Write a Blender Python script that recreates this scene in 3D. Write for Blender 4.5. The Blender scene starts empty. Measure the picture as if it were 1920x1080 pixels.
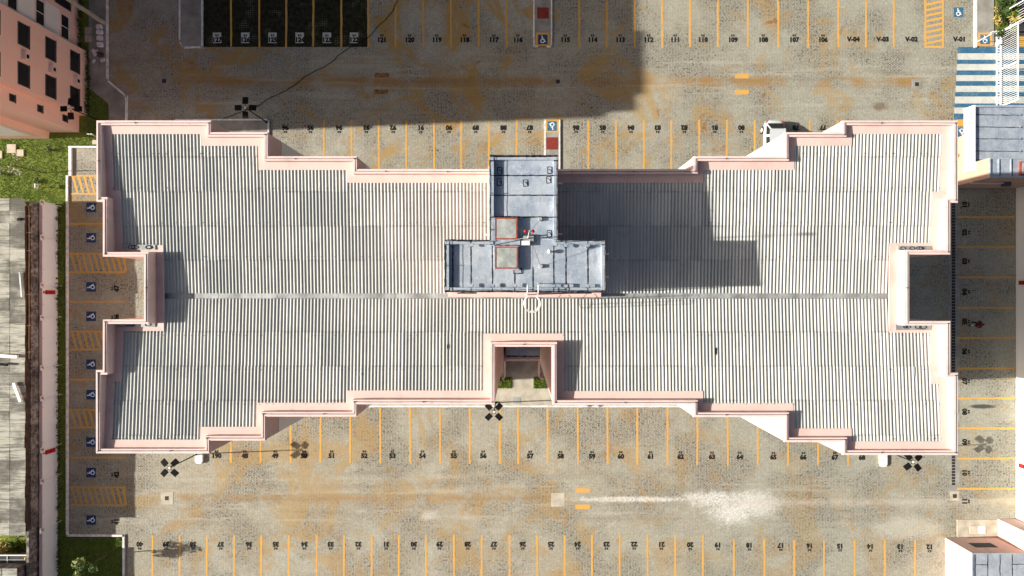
import bpy, bmesh, math, random
from mathutils import Vector, Matrix
random.seed(7)
R = math.radians
sc = bpy.context.scene
COL = sc.collection

# ------------------------------------------------------------------ camera
H = 55.0            # flying height of the drone, metres
F = 1182.0          # focal length in photograph pixels
CX, CY = 972.0, 550.0
cam_d = bpy.data.cameras.new('camera')
cam_d.sensor_width = 36.0
cam_d.lens = 36.0 * F / 1920.0
cam_d.shift_x = (960 - CX) / 1920.0
cam_d.shift_y = (CY - 540) / 1920.0
cam_d.clip_end = 3000
cam = bpy.data.objects.new('camera', cam_d)
cam.location = (0, 0, H)
COL.objects.link(cam)
sc.camera = cam

# ------------------------------------------------------------------ light
TAN = 0.49
SUN_EL = math.atan(TAN)
world = bpy.data.worlds.new('World')
sc.world = world
world.use_nodes = True
wn = world.node_tree
for n in list(wn.nodes):
    wn.nodes.remove(n)
sky = wn.nodes.new('ShaderNodeTexSky')
sky.sky_type = 'NISHITA'
sky.sun_disc = False
sky.sun_elevation = SUN_EL
sky.sun_rotation = R(268)
sky.air_density = 0.7
sky.dust_density = 4.5
sky.ozone_density = 0.3
bg = wn.nodes.new('ShaderNodeBackground')
bg.inputs['Strength'].default_value = 0.056
wo = wn.nodes.new('ShaderNodeOutputWorld')
wn.links.new(sky.outputs[0], bg.inputs[0])
wn.links.new(bg.outputs[0], wo.inputs[0])
sun_d = bpy.data.lights.new('sun', 'SUN')
sun_d.energy = 5.0
sun_d.angle = R(0.55)
sun_d.color = (1.0, 0.955, 0.885)
sun = bpy.data.objects.new('sun', sun_d)
sun.rotation_euler = Vector((1.0, 0.038, -TAN)).to_track_quat('-Z', 'Y').to_euler()
sun.location = (-60, -5, 60)
COL.objects.link(sun)
sc.view_settings.view_transform = 'Standard'
sc.view_settings.look = 'None'
sc.view_settings.exposure = 0.84
sc.view_settings.gamma = 1.0
sc.view_settings.use_curve_mapping = False
sc.render.engine = 'CYCLES'

# ------------------------------------------------------------------ helpers
def wx(px, z=0.0):
    return (px - CX) * (H - z) / F
def wy(py, z=0.0):
    return (CY - py) * (H - z) / F
def P(px, py, z=0.0):
    return Vector((wx(px, z), wy(py, z), z))

ORG = {}
def tag(o, label=None, cat=None, group=None, kind=None):
    if label: o['label'] = label
    if cat: o['category'] = cat
    if group: o['group'] = group
    if kind: o['kind'] = kind
    return o
def thing(name, label, cat, loc=(0, 0, 0), group=None):
    o = bpy.data.objects.new(name, None)
    o.empty_display_size = 0.3
    o.location = loc
    COL.objects.link(o)
    ORG[o.name] = Vector(loc)
    return tag(o, label, cat, group)
def org(o):
    v = Vector((0, 0, 0))
    while o is not None:
        v += Vector(o.location); o = o.parent
    return v

class MB:
    def __init__(s):
        s.v = []; s.f = []; s.m = []
    def add(s, vs, fs, mi=0):
        b = len(s.v)
        s.v += [tuple(v) for v in vs]
        s.f += [tuple(b + i for i in f) for f in fs]
        s.m += [mi] * len(fs)
        return s
    def box(s, x0, y0, z0, x1, y1, z1, mi=0):
        if x0 > x1: x0, x1 = x1, x0
        if y0 > y1: y0, y1 = y1, y0
        vs = [(x0,y0,z0),(x1,y0,z0),(x1,y1,z0),(x0,y1,z0),(x0,y0,z1),(x1,y0,z1),(x1,y1,z1),(x0,y1,z1)]
        fs = [(0,3,2,1),(4,5,6,7),(0,1,5,4),(1,2,6,5),(2,3,7,6),(3,0,4,7)]
        return s.add(vs, fs, mi)
    def prism(s, poly, z0, z1, mi=0, bottom=False):
        n = len(poly)
        a = sum(poly[i][0]*poly[(i+1)%n][1]-poly[(i+1)%n][0]*poly[i][1] for i in range(n))
        if a < 0: poly = poly[::-1]
        vs = [(p[0],p[1],z0) for p in poly]+[(p[0],p[1],z1) for p in poly]
        fs = [tuple(range(n, 2*n))]
        if bottom: fs.append(tuple(range(n-1,-1,-1)))
        fs += [(i,(i+1)%n,n+(i+1)%n,n+i) for i in range(n)]
        return s.add(vs, fs, mi)
    def flat(s, poly, z, mi=0):
        n = len(poly)
        a = sum(poly[i][0]*poly[(i+1)%n][1]-poly[(i+1)%n][0]*poly[i][1] for i in range(n))
        if a < 0: poly = poly[::-1]
        return s.add([(p[0],p[1],z) for p in poly], [tuple(range(n))], mi)
    def tube(s, p, q, r0, r1=None, n=8, mi=0, caps=True):
        p = Vector(p); q = Vector(q); r1 = r0 if r1 is None else r1
        d = (q-p).normalized()
        u = d.cross(Vector((0,0,1)) if abs(d.z) < .9 else Vector((1,0,0))).normalized()
        w = d.cross(u)
        vs = []
        for c, r in ((p, r0), (q, r1)):
            for i in range(n):
                a = 2*math.pi*i/n
                vs.append(c + u*math.cos(a)*r + w*math.sin(a)*r)
        fs = [(i, n+i, n+(i+1)%n, (i+1)%n) for i in range(n)]
        if caps:
            fs += [tuple(range(n)), tuple(range(2*n-1, n-1, -1))]
        return s.add(vs, fs, mi)
    def path(s, pts, r, n=6, mi=0, closed=False):
        pts = [Vector(p) for p in pts]
        m = len(pts); vs = []
        for k, p in enumerate(pts):
            a = pts[(k-1) % m] if (closed or k > 0) else p
            b = pts[(k+1) % m] if (closed or k < m-1) else p
            d = (b-a).normalized()
            u = d.cross(Vector((0,0,1)) if abs(d.z) < .95 else Vector((1,0,0))).normalized()
            w = d.cross(u)
            for i in range(n):
                t = 2*math.pi*i/n
                vs.append(p + u*math.cos(t)*r + w*math.sin(t)*r)
        fs = []
        for k in range(m if closed else m-1):
            k2 = (k+1) % m
            for i in range(n):
                fs.append((k*n+i, k2*n+i, k2*n+(i+1)%n, k*n+(i+1)%n))
        return s.add(vs, fs, mi)
    def ball(s, c, r, n=10, m=6, mi=0, sz=1.0):
        vs = []; fs = []
        for j in range(m+1):
            t = math.pi*j/m
            for i in range(n):
                a = 2*math.pi*i/n
                vs.append((c[0]+r*math.sin(t)*math.cos(a), c[1]+r*math.sin(t)*math.sin(a), c[2]+sz*r*math.cos(t)))
        for j in range(m):
            for i in range(n):
                fs.append((j*n+i, (j+1)*n+i, (j+1)*n+(i+1)%n, j*n+(i+1)%n))
        return s.add(vs, fs, mi)
    def obox(s, c, ax, ay, az, hx, hy, hz, mi=0):
        c = Vector(c); ax = Vector(ax).normalized(); ay = Vector(ay).normalized(); az = Vector(az).normalized()
        vs = []
        for k in (-1, 1):
            for (i, j) in ((-1,-1),(1,-1),(1,1),(-1,1)):
                vs.append(c+ax*hx*i+ay*hy*j+az*hz*k)
        return s.add(vs, [(0,3,2,1),(4,5,6,7),(0,1,5,4),(1,2,6,5),(2,3,7,6),(3,0,4,7)], mi)
    def mesh(s, name, mats, origin=Vector((0,0,0)), smooth=False):
        me = bpy.data.meshes.new(name)
        ox, oy, oz = origin
        me.from_pydata([(v[0]-ox, v[1]-oy, v[2]-oz) for v in s.v], [], s.f)
        if not isinstance(mats, (list, tuple)): mats = [mats]
        for m in mats: me.materials.append(m)
        if any(s.m):
            me.polygons.foreach_set('material_index', s.m)
        if smooth:
            me.polygons.foreach_set('use_smooth', [True]*len(me.polygons))
        me.update()
        return me
    def build(s, name, mats, parent=None, smooth=False):
        o = bpy.data.objects.new(name, s.mesh(name, mats, org(parent), smooth))
        COL.objects.link(o)
        if parent is not None: o.parent = parent
        return o

def inst(name, me, parent=None, loc=(0,0,0), rz=0.0):
    """one more object that shares mesh data; loc is a world position"""
    o = bpy.data.objects.new(name, me)
    o.location = Vector(loc) - org(parent)
    o.rotation_euler = (0, 0, rz)
    COL.objects.link(o)
    if parent is not None: o.parent = parent
    return o
def copy_tree(o, parent=None):
    c = o.copy(); COL.objects.link(c); c.parent = parent
    for ch in [k for k in bpy.data.objects if k.parent == o and k != c]:
        copy_tree(ch, c)
    return c

# ------------------------------------------------------------------ materials
class G:
    """tiny node-graph builder"""
    def __init__(s, name):
        s.mat = bpy.data.materials.new(name)
        s.mat.use_nodes = True
        s.t = s.mat.node_tree
        s.b = s.t.nodes['Principled BSDF']
        s.b.inputs['Specular IOR Level'].default_value = 0.3
        s._pos = None
    def n(s, typ, **kw):
        nd = s.t.nodes.new(typ)
        for k, v in kw.items(): setattr(nd, k, v)
        return nd
    def put(s, sock, v):
        if isinstance(v, bpy.types.NodeSocket): s.t.links.new(v, sock)
        elif isinstance(v, (tuple, list)) and sock.type == 'RGBA': sock.default_value = tuple(v)[:3] + (1,)
        else: sock.default_value = v
    def pos(s):
        if s._pos is None:
            s._pos = s.n('ShaderNodeNewGeometry').outputs['Position']
        return s._pos
    def xyz(s):
        nd = s.n('ShaderNodeSeparateXYZ'); s.put(nd.inputs[0], s.pos()); return nd.outputs
    def m(s, op, a, b=0.0, c=0.0, clamp=False):
        nd = s.n('ShaderNodeMath', operation=op); nd.use_clamp = clamp
        s.put(nd.inputs[0], a); s.put(nd.inputs[1], b); s.put(nd.inputs[2], c)
        return nd.outputs[0]
    def noise(s, scale, detail=3, rough=.55, vec=None, dist=0.0):
        nd = s.n('ShaderNodeTexNoise')
        s.put(nd.inputs['Vector'], vec if vec is not None else s.pos())
        nd.inputs['Scale'].default_value = scale
        nd.inputs['Detail'].default_value = detail
        nd.inputs['Roughness'].default_value = rough
        nd.inputs['Distortion'].default_value = dist
        return nd.outputs['Fac']
    def ss(s, v, lo, hi, a=0.0, b=1.0):
        nd = s.n('ShaderNodeMapRange', interpolation_type='SMOOTHSTEP')
        s.put(nd.inputs['Value'], v)
        nd.inputs['From Min'].default_value = lo; nd.inputs['From Max'].default_value = hi
        nd.inputs['To Min'].default_value = a; nd.inputs['To Max'].default_value = b
        return nd.outputs['Result']
    def mix(s, fac, a, b, mode='MIX'):
        nd = s.n('ShaderNodeMix', data_type='RGBA', blend_type=mode)
        s.put(nd.inputs[0], fac); s.put(nd.inputs[6], a); s.put(nd.inputs[7], b)
        return nd.outputs[2]
    def scalevec(s, sx, sy, sz, src=None):
        nd = s.n('ShaderNodeMapping')
        s.put(nd.inputs['Vector'], src if src is not None else s.pos())
        nd.inputs['Scale'].default_value = (sx, sy, sz)
        return nd.outputs[0]
    def bump(s, h, strength=.3, dist=.02):
        nd = s.n('ShaderNodeBump'); nd.inputs['Strength'].default_value = strength
        nd.inputs['Distance'].default_value = dist
        s.put(nd.inputs['Height'], h); s.t.links.new(nd.outputs[0], s.b.inputs['Normal'])
    def rnd(s):
        return s.n('ShaderNodeObjectInfo').outputs['Random']
    def fin(s, col, rough=.8, metal=0.0, spec=None):
        s.put(s.b.inputs['Base Color'], col); s.put(s.b.inputs['Roughness'], rough)
        s.put(s.b.inputs['Metallic'], metal)
        if spec is not None: s.b.inputs['Specular IOR Level'].default_value = spec
        return s.mat

def simple(name, col, rough=.75, var=.12, scale=1.5, metal=0.0, fine=25, spec=None):
    g = G(name)
    a = g.noise(scale, 4); b = g.noise(fine, 2)
    v = g.m('ADD', g.m('MULTIPLY', a, .7), g.m('MULTIPLY', b, .3))
    lo = tuple(c*(1-var*1.6) for c in col); hi = tuple(min(1, c*(1+var)) for c in col)
    return g.fin(g.mix(g.ss(v, .3, .7), lo, hi), rough, metal, spec)

def stucco(name, col, dirt=(.35,.22,.17), amt=.25):
    g = G(name)
    a = g.noise(.6, 4); st = g.noise(1.0, 4, vec=g.scalevec(1.2, 1.2, .12)); f = g.noise(14, 2)
    v = g.ss(g.m('ADD', g.m('MULTIPLY', a, .5), g.m('MULTIPLY', st, .5)), .45, .75, 0, amt)
    c = g.mix(v, col, dirt)
    sp = g.noise(2.6, 5, .75)
    c = g.mix(g.ss(sp, .56, .74, 0, amt*1.2), c, dirt)
    c = g.mix(g.m('MULTIPLY', f, .16), c, tuple(min(.95, k_*1.15) for k_ in col))
    g.bump(f, .15, .01)
    return g.fin(c, .85)

M = {}
M['pink'] = stucco('pink_render', (.70,.50,.44), (.36,.255,.225), amt=.45)
M['peach'] = stucco('peach_render', (.88,.57,.46), amt=.12)
M['gatepink'] = stucco('gatehouse_render', (.56,.36,.26))
M['copingpink'] = stucco('coping_pink', (.73,.56,.51), (.28,.21,.19), amt=.42)
M['whitewall'] = stucco('white_render', (.80,.79,.75), (.45,.42,.36), .18)
M['boundary'] = stucco('boundary_white', (.84,.88,.90), (.44,.42,.37), .14)
M['kerb'] = simple('kerb_white', (.78,.76,.72), .8, .2, 3)
M['concrete'] = simple('concrete', (.30,.285,.245), .9, .22, .9)
M['pad'] = simple('pad_concrete', (.46,.42,.33), .9, .18, 1.2)
M['slab'] = simple('slab_stone', (.55,.46,.36), .9, .12, 2)
M['black'] = simple('black_metal', (.010,.010,.011), .85, .2, spec=.1)
M['seam'] = simple('bitumen_seam', (.014,.015,.018), .7, .3)
M['white'] = simple('white_paint', (.82,.82,.80), .5, .06)
M['red'] = simple('red_paint', (.42,.02,.018), .45, .12)
M['darkred'] = simple('red_frame', (.30,.065,.045), .8, .3, 6)
M['brick'] = simple('tactile_red', (.23,.035,.025), .85, .15, 4)
M['pipe'] = simple('tan_pipe', (.40,.24,.12), .7, .25, 2)
M['brown'] = simple('brown_fascia', (.09,.055,.035), .85, .35, 2)
M['rust'] = simple('rusty_iron', (.06,.03,.02), .8, .4, 9)
M['glass'] = simple('window_glass', (.018,.019,.021), .18, .3, 2, spec=.5)
M['frame'] = simple('window_frame', (.07,.075,.08), .5, .15)
M['alu'] = simple('light_frame', (.74,.73,.70), .5, .08)
M['trunk'] = simple('bark', (.16,.12,.08), .9, .3, 8)
M['sack'] = simple('plastic_sack', (.74,.72,.72), .6, .12, 5)
M['cardboard'] = simple('brown_waste', (.10,.06,.045), .9, .4, 6)
M['hatch'] = simple('hatch_slab', (.34,.365,.335), .8, .22, 2.5)
M['bluepaint'] = simple('blue_paint', (.020,.085,.20), .8, .35, 5)
M['navy'] = simple('navy_paint', (.022,.055,.145), .8, .18, 4)
M['whitepaint'] = simple('white_marking', (.66,.66,.60), .85, .22, 3)
M['inkpaint'] = simple('black_marking', (.016,.015,.014), .85, .4, 8)

def yellow():
    g = G('yellow_marking')
    a = g.noise(1.1, 4); b = g.noise(16, 3)
    wear = g.ss(g.m('ADD', g.m('MULTIPLY', a, .4), g.m('MULTIPLY', b, .6)), .50, .60, 0, .85)
    return g.fin(g.mix(wear, (.64,.34,.065), (.40,.315,.19)), .85)
def worn(name, col, under, lo, hi, amt):
    g = G(name)
    a = g.noise(1.4, 4); b = g.noise(9, 4, .75)
    w = g.ss(g.m('ADD', g.m('MULTIPLY', a, .35), g.m('MULTIPLY', b, .65)), lo, hi, 0, amt)
    return g.fin(g.mix(w, col, under), .88, spec=.2)
M['bluepaint'] = worn('blue_paint', (.030,.115,.205), (.17,.27,.32), .46, .66, .75)
M['navy'] = worn('navy_paint', (.020,.055,.14), (.14,.16,.19), .50, .70, .7)
M['whitepaint'] = worn('white_marking', (.58,.59,.54), (.40,.39,.33), .42, .64, .8)
M['inkpaint'] = worn('black_marking', (.014,.013,.012), (.16,.14,.11), .54, .74, .7)
M['yellow'] = yellow()
M['wornpaint'] = simple('worn_rusty_marking', (.30,.135,.05), .9, .45, 2.5)

def paving():
    g = G('cobblestone_paving')
    x, y, z = g.xyz()
    # stones: courses running north-south, dark open joints that are filled with sand in places
    br = g.n('ShaderNodeTexBrick')
    mp = g.n('ShaderNodeMapping'); g.put(mp.inputs[0], g.pos()); mp.inputs['Rotation'].default_value = (0, 0, R(90))
    wob = g.n('ShaderNodeVectorMath', operation='ADD'); g.put(wob.inputs[0], mp.outputs[0])
    nz = g.n('ShaderNodeTexNoise'); g.put(nz.inputs['Vector'], g.pos()); nz.inputs['Scale'].default_value = 2.5
    sc_ = g.n('ShaderNodeVectorMath', operation='SCALE'); g.put(sc_.inputs[0], nz.outputs['Color']); sc_.inputs['Scale'].default_value = .12
    g.put(wob.inputs[1], sc_.outputs[0])
    g.put(br.inputs['Vector'], wob.outputs[0])
    br.inputs['Scale'].default_value = 1.0
    br.inputs['Brick Width'].default_value = .20
    br.inputs['Row Height'].default_value = .135
    br.inputs['Mortar Size'].default_value = .020
    br.inputs['Mortar Smooth'].default_value = .4
    joint = br.outputs['Fac']
    vor = g.n('ShaderNodeTexVoronoi'); g.put(vor.inputs['Vector'], g.pos()); vor.inputs['Scale'].default_value = 6.5
    stone = g.n('ShaderNodeSeparateColor'); g.put(stone.inputs[0], vor.outputs['Color'])
    big = g.noise(.055, 3, .5); mid = g.noise(.28, 5, .6); fine = g.noise(5.5, 4, .7); spk = g.noise(11, 2, .6)
    base = g.mix(g.ss(big, .38, .62), (.372,.332,.240), (.362,.345,.272))
    base = g.mix(g.ss(mid, .38, .66), base, (.42,.40,.32))
    base = g.mix(g.ss(x, -6, 26, 0, .80), base, (.350,.350,.280))
    base = g.mix(g.m('MULTIPLY', stone.outputs[0], .34), base, (.195,.172,.130))
    base = g.mix(g.ss(fine, .50, .70, 0, .55), base, (.54,.515,.42))
    grit = g.noise(8.5, 2, .7)
    base = g.mix(g.ss(grit, .56, .70, 0, .55), base, (.58,.55,.45))
    # open joints
    dens = g.ss(g.noise(.22, 4, .6), .40, .60)
    jj = g.m('MULTIPLY', joint, g.m('ADD', .22, g.m('MULTIPLY', dens, .55)))
    pn = g.noise(6.2, 1, .5)
    pits = g.m('MULTIPLY', g.ss(pn, .55, .66), g.m('ADD', .22, g.m('MULTIPLY', dens, .62)))
    base = g.mix(g.m('MAXIMUM', jj, pits), base, (.075,.062,.048))
    # iron stains, stronger along the two drain lines
    ln = g.noise(.35, 4, .65, dist=.6)
    s1 = g.ss(g.m('ABSOLUTE', g.m('SUBTRACT', y, wy(153))), .0, .75, 1, 0)
    s1 = g.m('MULTIPLY', s1, g.ss(x, -29, -26)); s1 = g.m('MULTIPLY', s1, g.ss(x, 34.5, 35.5, 1, 0))
    s2 = g.ss(g.m('ABSOLUTE', g.m('SUBTRACT', y, wy(934))), .0, .6, .65, 0)
    s2 = g.m('MULTIPLY', s2, g.ss(x, 2, 4, 1, 0)); s2 = g.m('MULTIPLY', s2, g.ss(x, -30, -29))
    line = g.m('MULTIPLY', g.m('MAXIMUM', s1, s2), g.ss(ln, .36, .60))
    pat = g.noise(.17, 8, .74, dist=1.3)
    north = g.ss(y, 6, 14, .70, 1.15); west = g.ss(x, -2, 24, 1.0, .58)
    patch = g.m('MULTIPLY', g.m('MULTIPLY', g.ss(pat, .505, .60), north), west)
    deep = g.m('MULTIPLY', g.ss(g.noise(.45, 6, .72, dist=1.2), .56, .68), g.ss(pat, .45, .60))
    br_f = g.m('MULTIPLY', g.m('MAXIMUM', g.m('MULTIPLY', line, .85), g.m('MULTIPLY', patch, .85)), g.ss(fine, .25, .6, .55, 1), clamp=True)
    base = g.mix(br_f, base, (.375,.238,.078))
    base = g.mix(g.m('MULTIPLY', g.m('MAXIMUM', g.m('MULTIPLY', deep, north), g.m('MULTIPLY', line, .6)), g.ss(grit, .35, .6, .45, .8)), base, (.23,.095,.022))
    # tyre smears along the aisles
    aisle = g.m('MAXIMUM', g.ss(g.m('ABSOLUTE', g.m('SUBTRACT', y, wy(155))), 1.8, 3.4, 1, 0), g.ss(g.m('ABSOLUTE', g.m('SUBTRACT', y, wy(936))), 1.8, 3.4, 1, 0))
    tn = g.noise(1.0, 4, .6, vec=g.scalevec(.10, 1.7, 1))
    base = g.mix(g.m('MULTIPLY', aisle, g.ss(tn, .52, .70, 0, .32)), base, (.20,.165,.12))
    base = g.mix(g.m('MULTIPLY', aisle, g.ss(tn, .34, .46, .30, 0)), base, (.50,.45,.35))
    # pale cement trails and a spilled patch of lime
    n3 = g.noise(1.5, 8, .78, dist=.5)
    def ell(cx, cy, rx, ry):
        a = g.m('DIVIDE', g.m('SUBTRACT', x, cx), rx); b = g.m('DIVIDE', g.m('SUBTRACT', y, cy), ry)
        return g.m('SQRT', g.m('ADD', g.m('MULTIPLY', a, a), g.m('MULTIPLY', b, b)))
    d = g.m('MINIMUM', ell(wx(1340), wy(936), 3.2, .95), ell(wx(1372), wy(961), 2.5, 1.3))
    d = g.m('MINIMUM', d, ell(wx(1420), wy(945), 3.3, 1.5))
    d = g.m('MINIMUM', d, ell(wx(1190), wy(936), 7.0, .30))
    d = g.m('ADD', d, g.m('MULTIPLY', g.m('SUBTRACT', n3, .5), 1.9))
    spill = g.m('MULTIPLY', g.ss(d, .30, 1.10, .74, 0), g.ss(pn, .36, .62, 1, .55))
    spill = g.m('MULTIPLY', spill, g.ss(x, 19, 24, .95, .35))
    base = g.mix(spill, base, (.76,.75,.70))
    dd = g.m('ADD', ell(wx(805), wy(967), .85, .55), g.m('MULTIPLY', g.m('SUBTRACT', n3, .5), 1.8))
    base = g.mix(g.m('MULTIPLY', g.ss(dd, .3, 1.2, .45, 0), g.ss(spk, .4, .6, 1, .4)), base, (.72,.68,.62))
    s3 = g.ss(g.m('ABSOLUTE', g.m('SUBTRACT', y, wy(942))), .0, .5, .45, 0)
    s3 = g.m('MULTIPLY', g.m('MULTIPLY', s3, g.ss(x, 16, 20)), g.ss(n3, .3, .6))
    base = g.mix(s3, base, (.52,.46,.38))
    d2 = g.m('ADD', ell(wx(1700), wy(990), 3.6, 1.2), g.m('MULTIPLY', g.m('SUBTRACT', n3, .5), 1.2))
    base = g.mix(g.ss(d2, .5, 1.1, .4, 0), base, (.52,.50,.42))
    d3 = g.m('ADD', ell(wx(1842), wy(762), 1.25, .22), g.m('MULTIPLY', g.m('SUBTRACT', n3, .5), .9))
    base = g.mix(g.ss(d3, .6, 1.1, .85, 0), base, (.035,.032,.028))
    d4 = g.m('ADD', ell(wx(1650), wy(200), .9, .6), g.m('MULTIPLY', g.m('SUBTRACT', n3, .5), 1.6))
    base = g.mix(g.ss(d4, .2, 1.0, .6, 0), base, (.12,.06,.025))
    h = g.m('SUBTRACT', g.m('MULTIPLY', fine, .5), joint)
    g.bump(g.m('SUBTRACT', h, pits), .45, .02)
    return g.fin(base, .9, spec=.2)
M['paving'] = paving()

def lawn():
    g = G('lawn_grass')
    a = g.noise(.5, 5, .65); b = g.noise(4, 4, .7); c = g.noise(16, 3, .7)
    col = g.mix(g.ss(a, .38, .62), (.105,.160,.022), (.21,.26,.045))
    col = g.mix(g.ss(b, .4, .7, 0, .7), col, (.19,.19,.045))
    col = g.mix(g.ss(c, .45, .7, 0, .7), col, (.03,.055,.010))
    g.bump(c, .8, .05)
    return g.fin(col, .95, spec=.1)
M['lawn'] = lawn()
M['soil'] = simple('dry_ground', (.20,.17,.12), .95, .35, .3)
M['asphalt'] = simple('street_asphalt', (.06,.06,.062), .9, .25, .8)

def pavers():
    g = G('grass_paver_dark')
    br = g.n('ShaderNodeTexBrick'); br.offset = 0.0
    g.put(br.inputs['Vector'], g.pos()); br.inputs['Scale'].default_value = 1
    br.inputs['Brick Width'].default_value = .19; br.inputs['Row Height'].default_value = .19
    br.inputs['Mortar Size'].default_value = .02
    w = g.m('MULTIPLY', br.outputs['Fac'], g.ss(g.noise(.7, 4, .6), .52, .66, .04, .7))
    a = g.noise(3, 4)
    col = g.mix(g.ss(a, .35, .65), (.012,.014,.008), (.035,.032,.016))
    return g.fin(g.mix(w, col, (.20,.19,.14)), .95, spec=.1)
M['paver'] = pavers()

def leafm(name, c0, c1):
    g = G(name)
    col = g.mix(g.noise(3.5, 2), c0, c1)
    m_ = g.fin(col, .6, spec=.25)
    g.b.inputs['Transmission Weight'].default_value = 0.0
    return m_
M['leaf'] = leafm('leaf_green', (.03,.065,.012), (.11,.17,.03))
M['leafdark'] = leafm('leaf_dark', (.014,.032,.008), (.05,.08,.018))
M['leafpale'] = leafm('leaf_pale', (.20,.22,.12), (.42,.42,.30))
M['leafgold'] = leafm('leaf_gold', (.14,.19,.03), (.32,.34,.12))
M['leafyel'] = leafm('leaf_yellow', (.30,.22,.045), (.50,.40,.12))
M['blade'] = leafm('grass_blade', (.12,.20,.028), (.30,.38,.085))

YG_ = wy(555, 22.15)
def sheet_mat():
    g = G('fibre_cement_sheet')
    r = g.rnd()
    x, y, z = g.xyz()
    a = g.noise(.35, 4, .6); b = g.noise(1.0, 4, .65, vec=g.scalevec(6, .5, 1)); c = g.noise(9, 3, .7)
    col = g.mix(g.ss(a, .35, .65), (.43,.435,.40), (.515,.51,.465))
    col = g.mix(g.m('MULTIPLY', g.m('MULTIPLY', r, r), .75), col, (.30,.315,.30))
    fy = g.m('FRACT', g.m('DIVIDE', g.m('SUBTRACT', g.m('ABSOLUTE', g.m('SUBTRACT', y, YG_)), .10), 1.76))
    lap = g.m('MULTIPLY', g.ss(g.m('MINIMUM', fy, g.m('SUBTRACT', 1.0, fy)), .010, .045, 1, 0), g.ss(g.noise(1.3, 4, .7), .38, .64, .0, .60))
    col = g.mix(lap, col, (.22,.218,.205))
    blot = g.noise(.9, 5, .7)
    col = g.mix(g.ss(blot, .54, .70, 0, .35), col, (.26,.262,.245))
    col = g.mix(g.ss(b, .5, .75, 0, .35), col, (.30,.295,.27))
    col = g.mix(g.ss(c, .6, .8, 0, .35), col, (.25,.24,.22))
    return g.fin(col, .85, spec=.25)
M['sheet'] = sheet_mat()
def old_sheet():
    g = G('weathered_sheet')
    r = g.rnd()
    a = g.noise(.45, 5, .65); b = g.noise(1.0, 5, .75, vec=g.scalevec(.45, 5.5, 1)); c = g.noise(10, 3, .7)
    v = g.m('ADD', g.m('MULTIPLY', r, .26), g.m('MULTIPLY', a, .80))
    col = g.mix(g.ss(v, .44, .70), (.43,.42,.355), (.13,.125,.105))
    col = g.mix(g.ss(b, .44, .62, 0, .75), col, (.11,.105,.09))
    col = g.mix(g.ss(c, .58, .75, 0, .35), col, (.10,.10,.09))
    return g.fin(col, .9, spec=.15)
M['oldsheet'] = old_sheet()
def stained():
    g = G('stained_concrete')
    a = g.noise(3.2, 6, .72); b = g.noise(.5, 5, .7)
    col = g.mix(g.ss(a, .35, .65), (.08,.072,.068), (.40,.37,.34))
    col = g.mix(g.ss(b, .45, .62, 0, .6), col, (.06,.05,.045))
    return g.fin(col, .95, spec=.1)
M['stained'] = stained()
def membrane():
    g = G('aluminium_membrane')
    r = g.rnd()
    a = g.noise(1.2, 5, .65); b = g.noise(5, 6, .78, dist=1.6); s = g.noise(1.0, 4, .7, vec=g.scalevec(7, 1.5, 1))
    col = g.mix(g.ss(a, .35, .65), (.28,.34,.42), (.44,.49,.55))
    col = g.mix(g.m('MULTIPLY', r, .35), col, (.48,.50,.49))
    col = g.mix(g.ss(b, .52, .68, 0, .65), col, (.74,.76,.76))
    col = g.mix(g.ss(s, .52, .72, 0, .6), col, (.22,.245,.27))
    g.bump(b, .25, .02)
    return g.fin(col, .48, .25)
M['membrane'] = membrane()
M['steel'] = simple('galvanised_gutter', (.36,.37,.36), .55, .3, 1.2, .2)

# ------------------------------------------------------------------ setting: ground sheets
o = MB().flat([(-700,-700),(700,-700),(700,700),(-700,700)], -.10).build('ground', M['soil']); tag(o, kind='structure')
o = MB().flat([P(-400,-500),P(237,-500),P(237,1500),P(-400,1500)], -.03).build('lawn', M['lawn']); tag(o, kind='structure')

lotpoly = [P(x, y)[:2] for x, y in ((201,-420),(201,150),(237,180),(237,278),(134,278),(134,330),(128,330),(128,1003),(233,1003),(233,1400),
                               (1905,1400),(1905,340),(1870,340),(1868,-420))]
lot = MB().flat(lotpoly, 0.0).build('parking_lot', M['paving']); tag(lot, kind='structure')
lot['label'] = 'cobblestone car park around the pink block'
o = MB().flat([P(1868,-420),P(2600,-420),P(2600,345),P(1868,345)], -.004).build('street', M['asphalt']); tag(o, kind='structure')
street = o
# dark grass-paver bays, laid flush
o = MB().flat([P(380,-420),P(690,-420),P(690,88),P(380,88)], .004).build('paver_bays', M['paver']); tag(o, kind='structure')

def kerb(parent, pts, w=.13, h=.13, closed=False, name='kerb', mat='kerb'):
    """kerb stones of about 1 m butted along a line"""
    pts = [Vector((p[0], p[1])) for p in pts]
    seg = list(zip(pts, pts[1:] + ([pts[0]] if closed else [])))
    if not closed: seg = seg[:len(pts)-1]
    for a, b in seg:
        d = b-a; L = d.length
        if L < .02: continue
        u = d/L; nv = Vector((-u.y, u.x)); mb = MB()
        c = (a+b)/2
        mb.obox((c.x, c.y, h/2-.04), (u.x,u.y,0), (nv.x,nv.y,0), (0,0,1), L/2+w*.45, w/2*random.uniform(.94,1.04), h/2+.04)
        mb.build(name, M[mat], parent)

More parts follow.
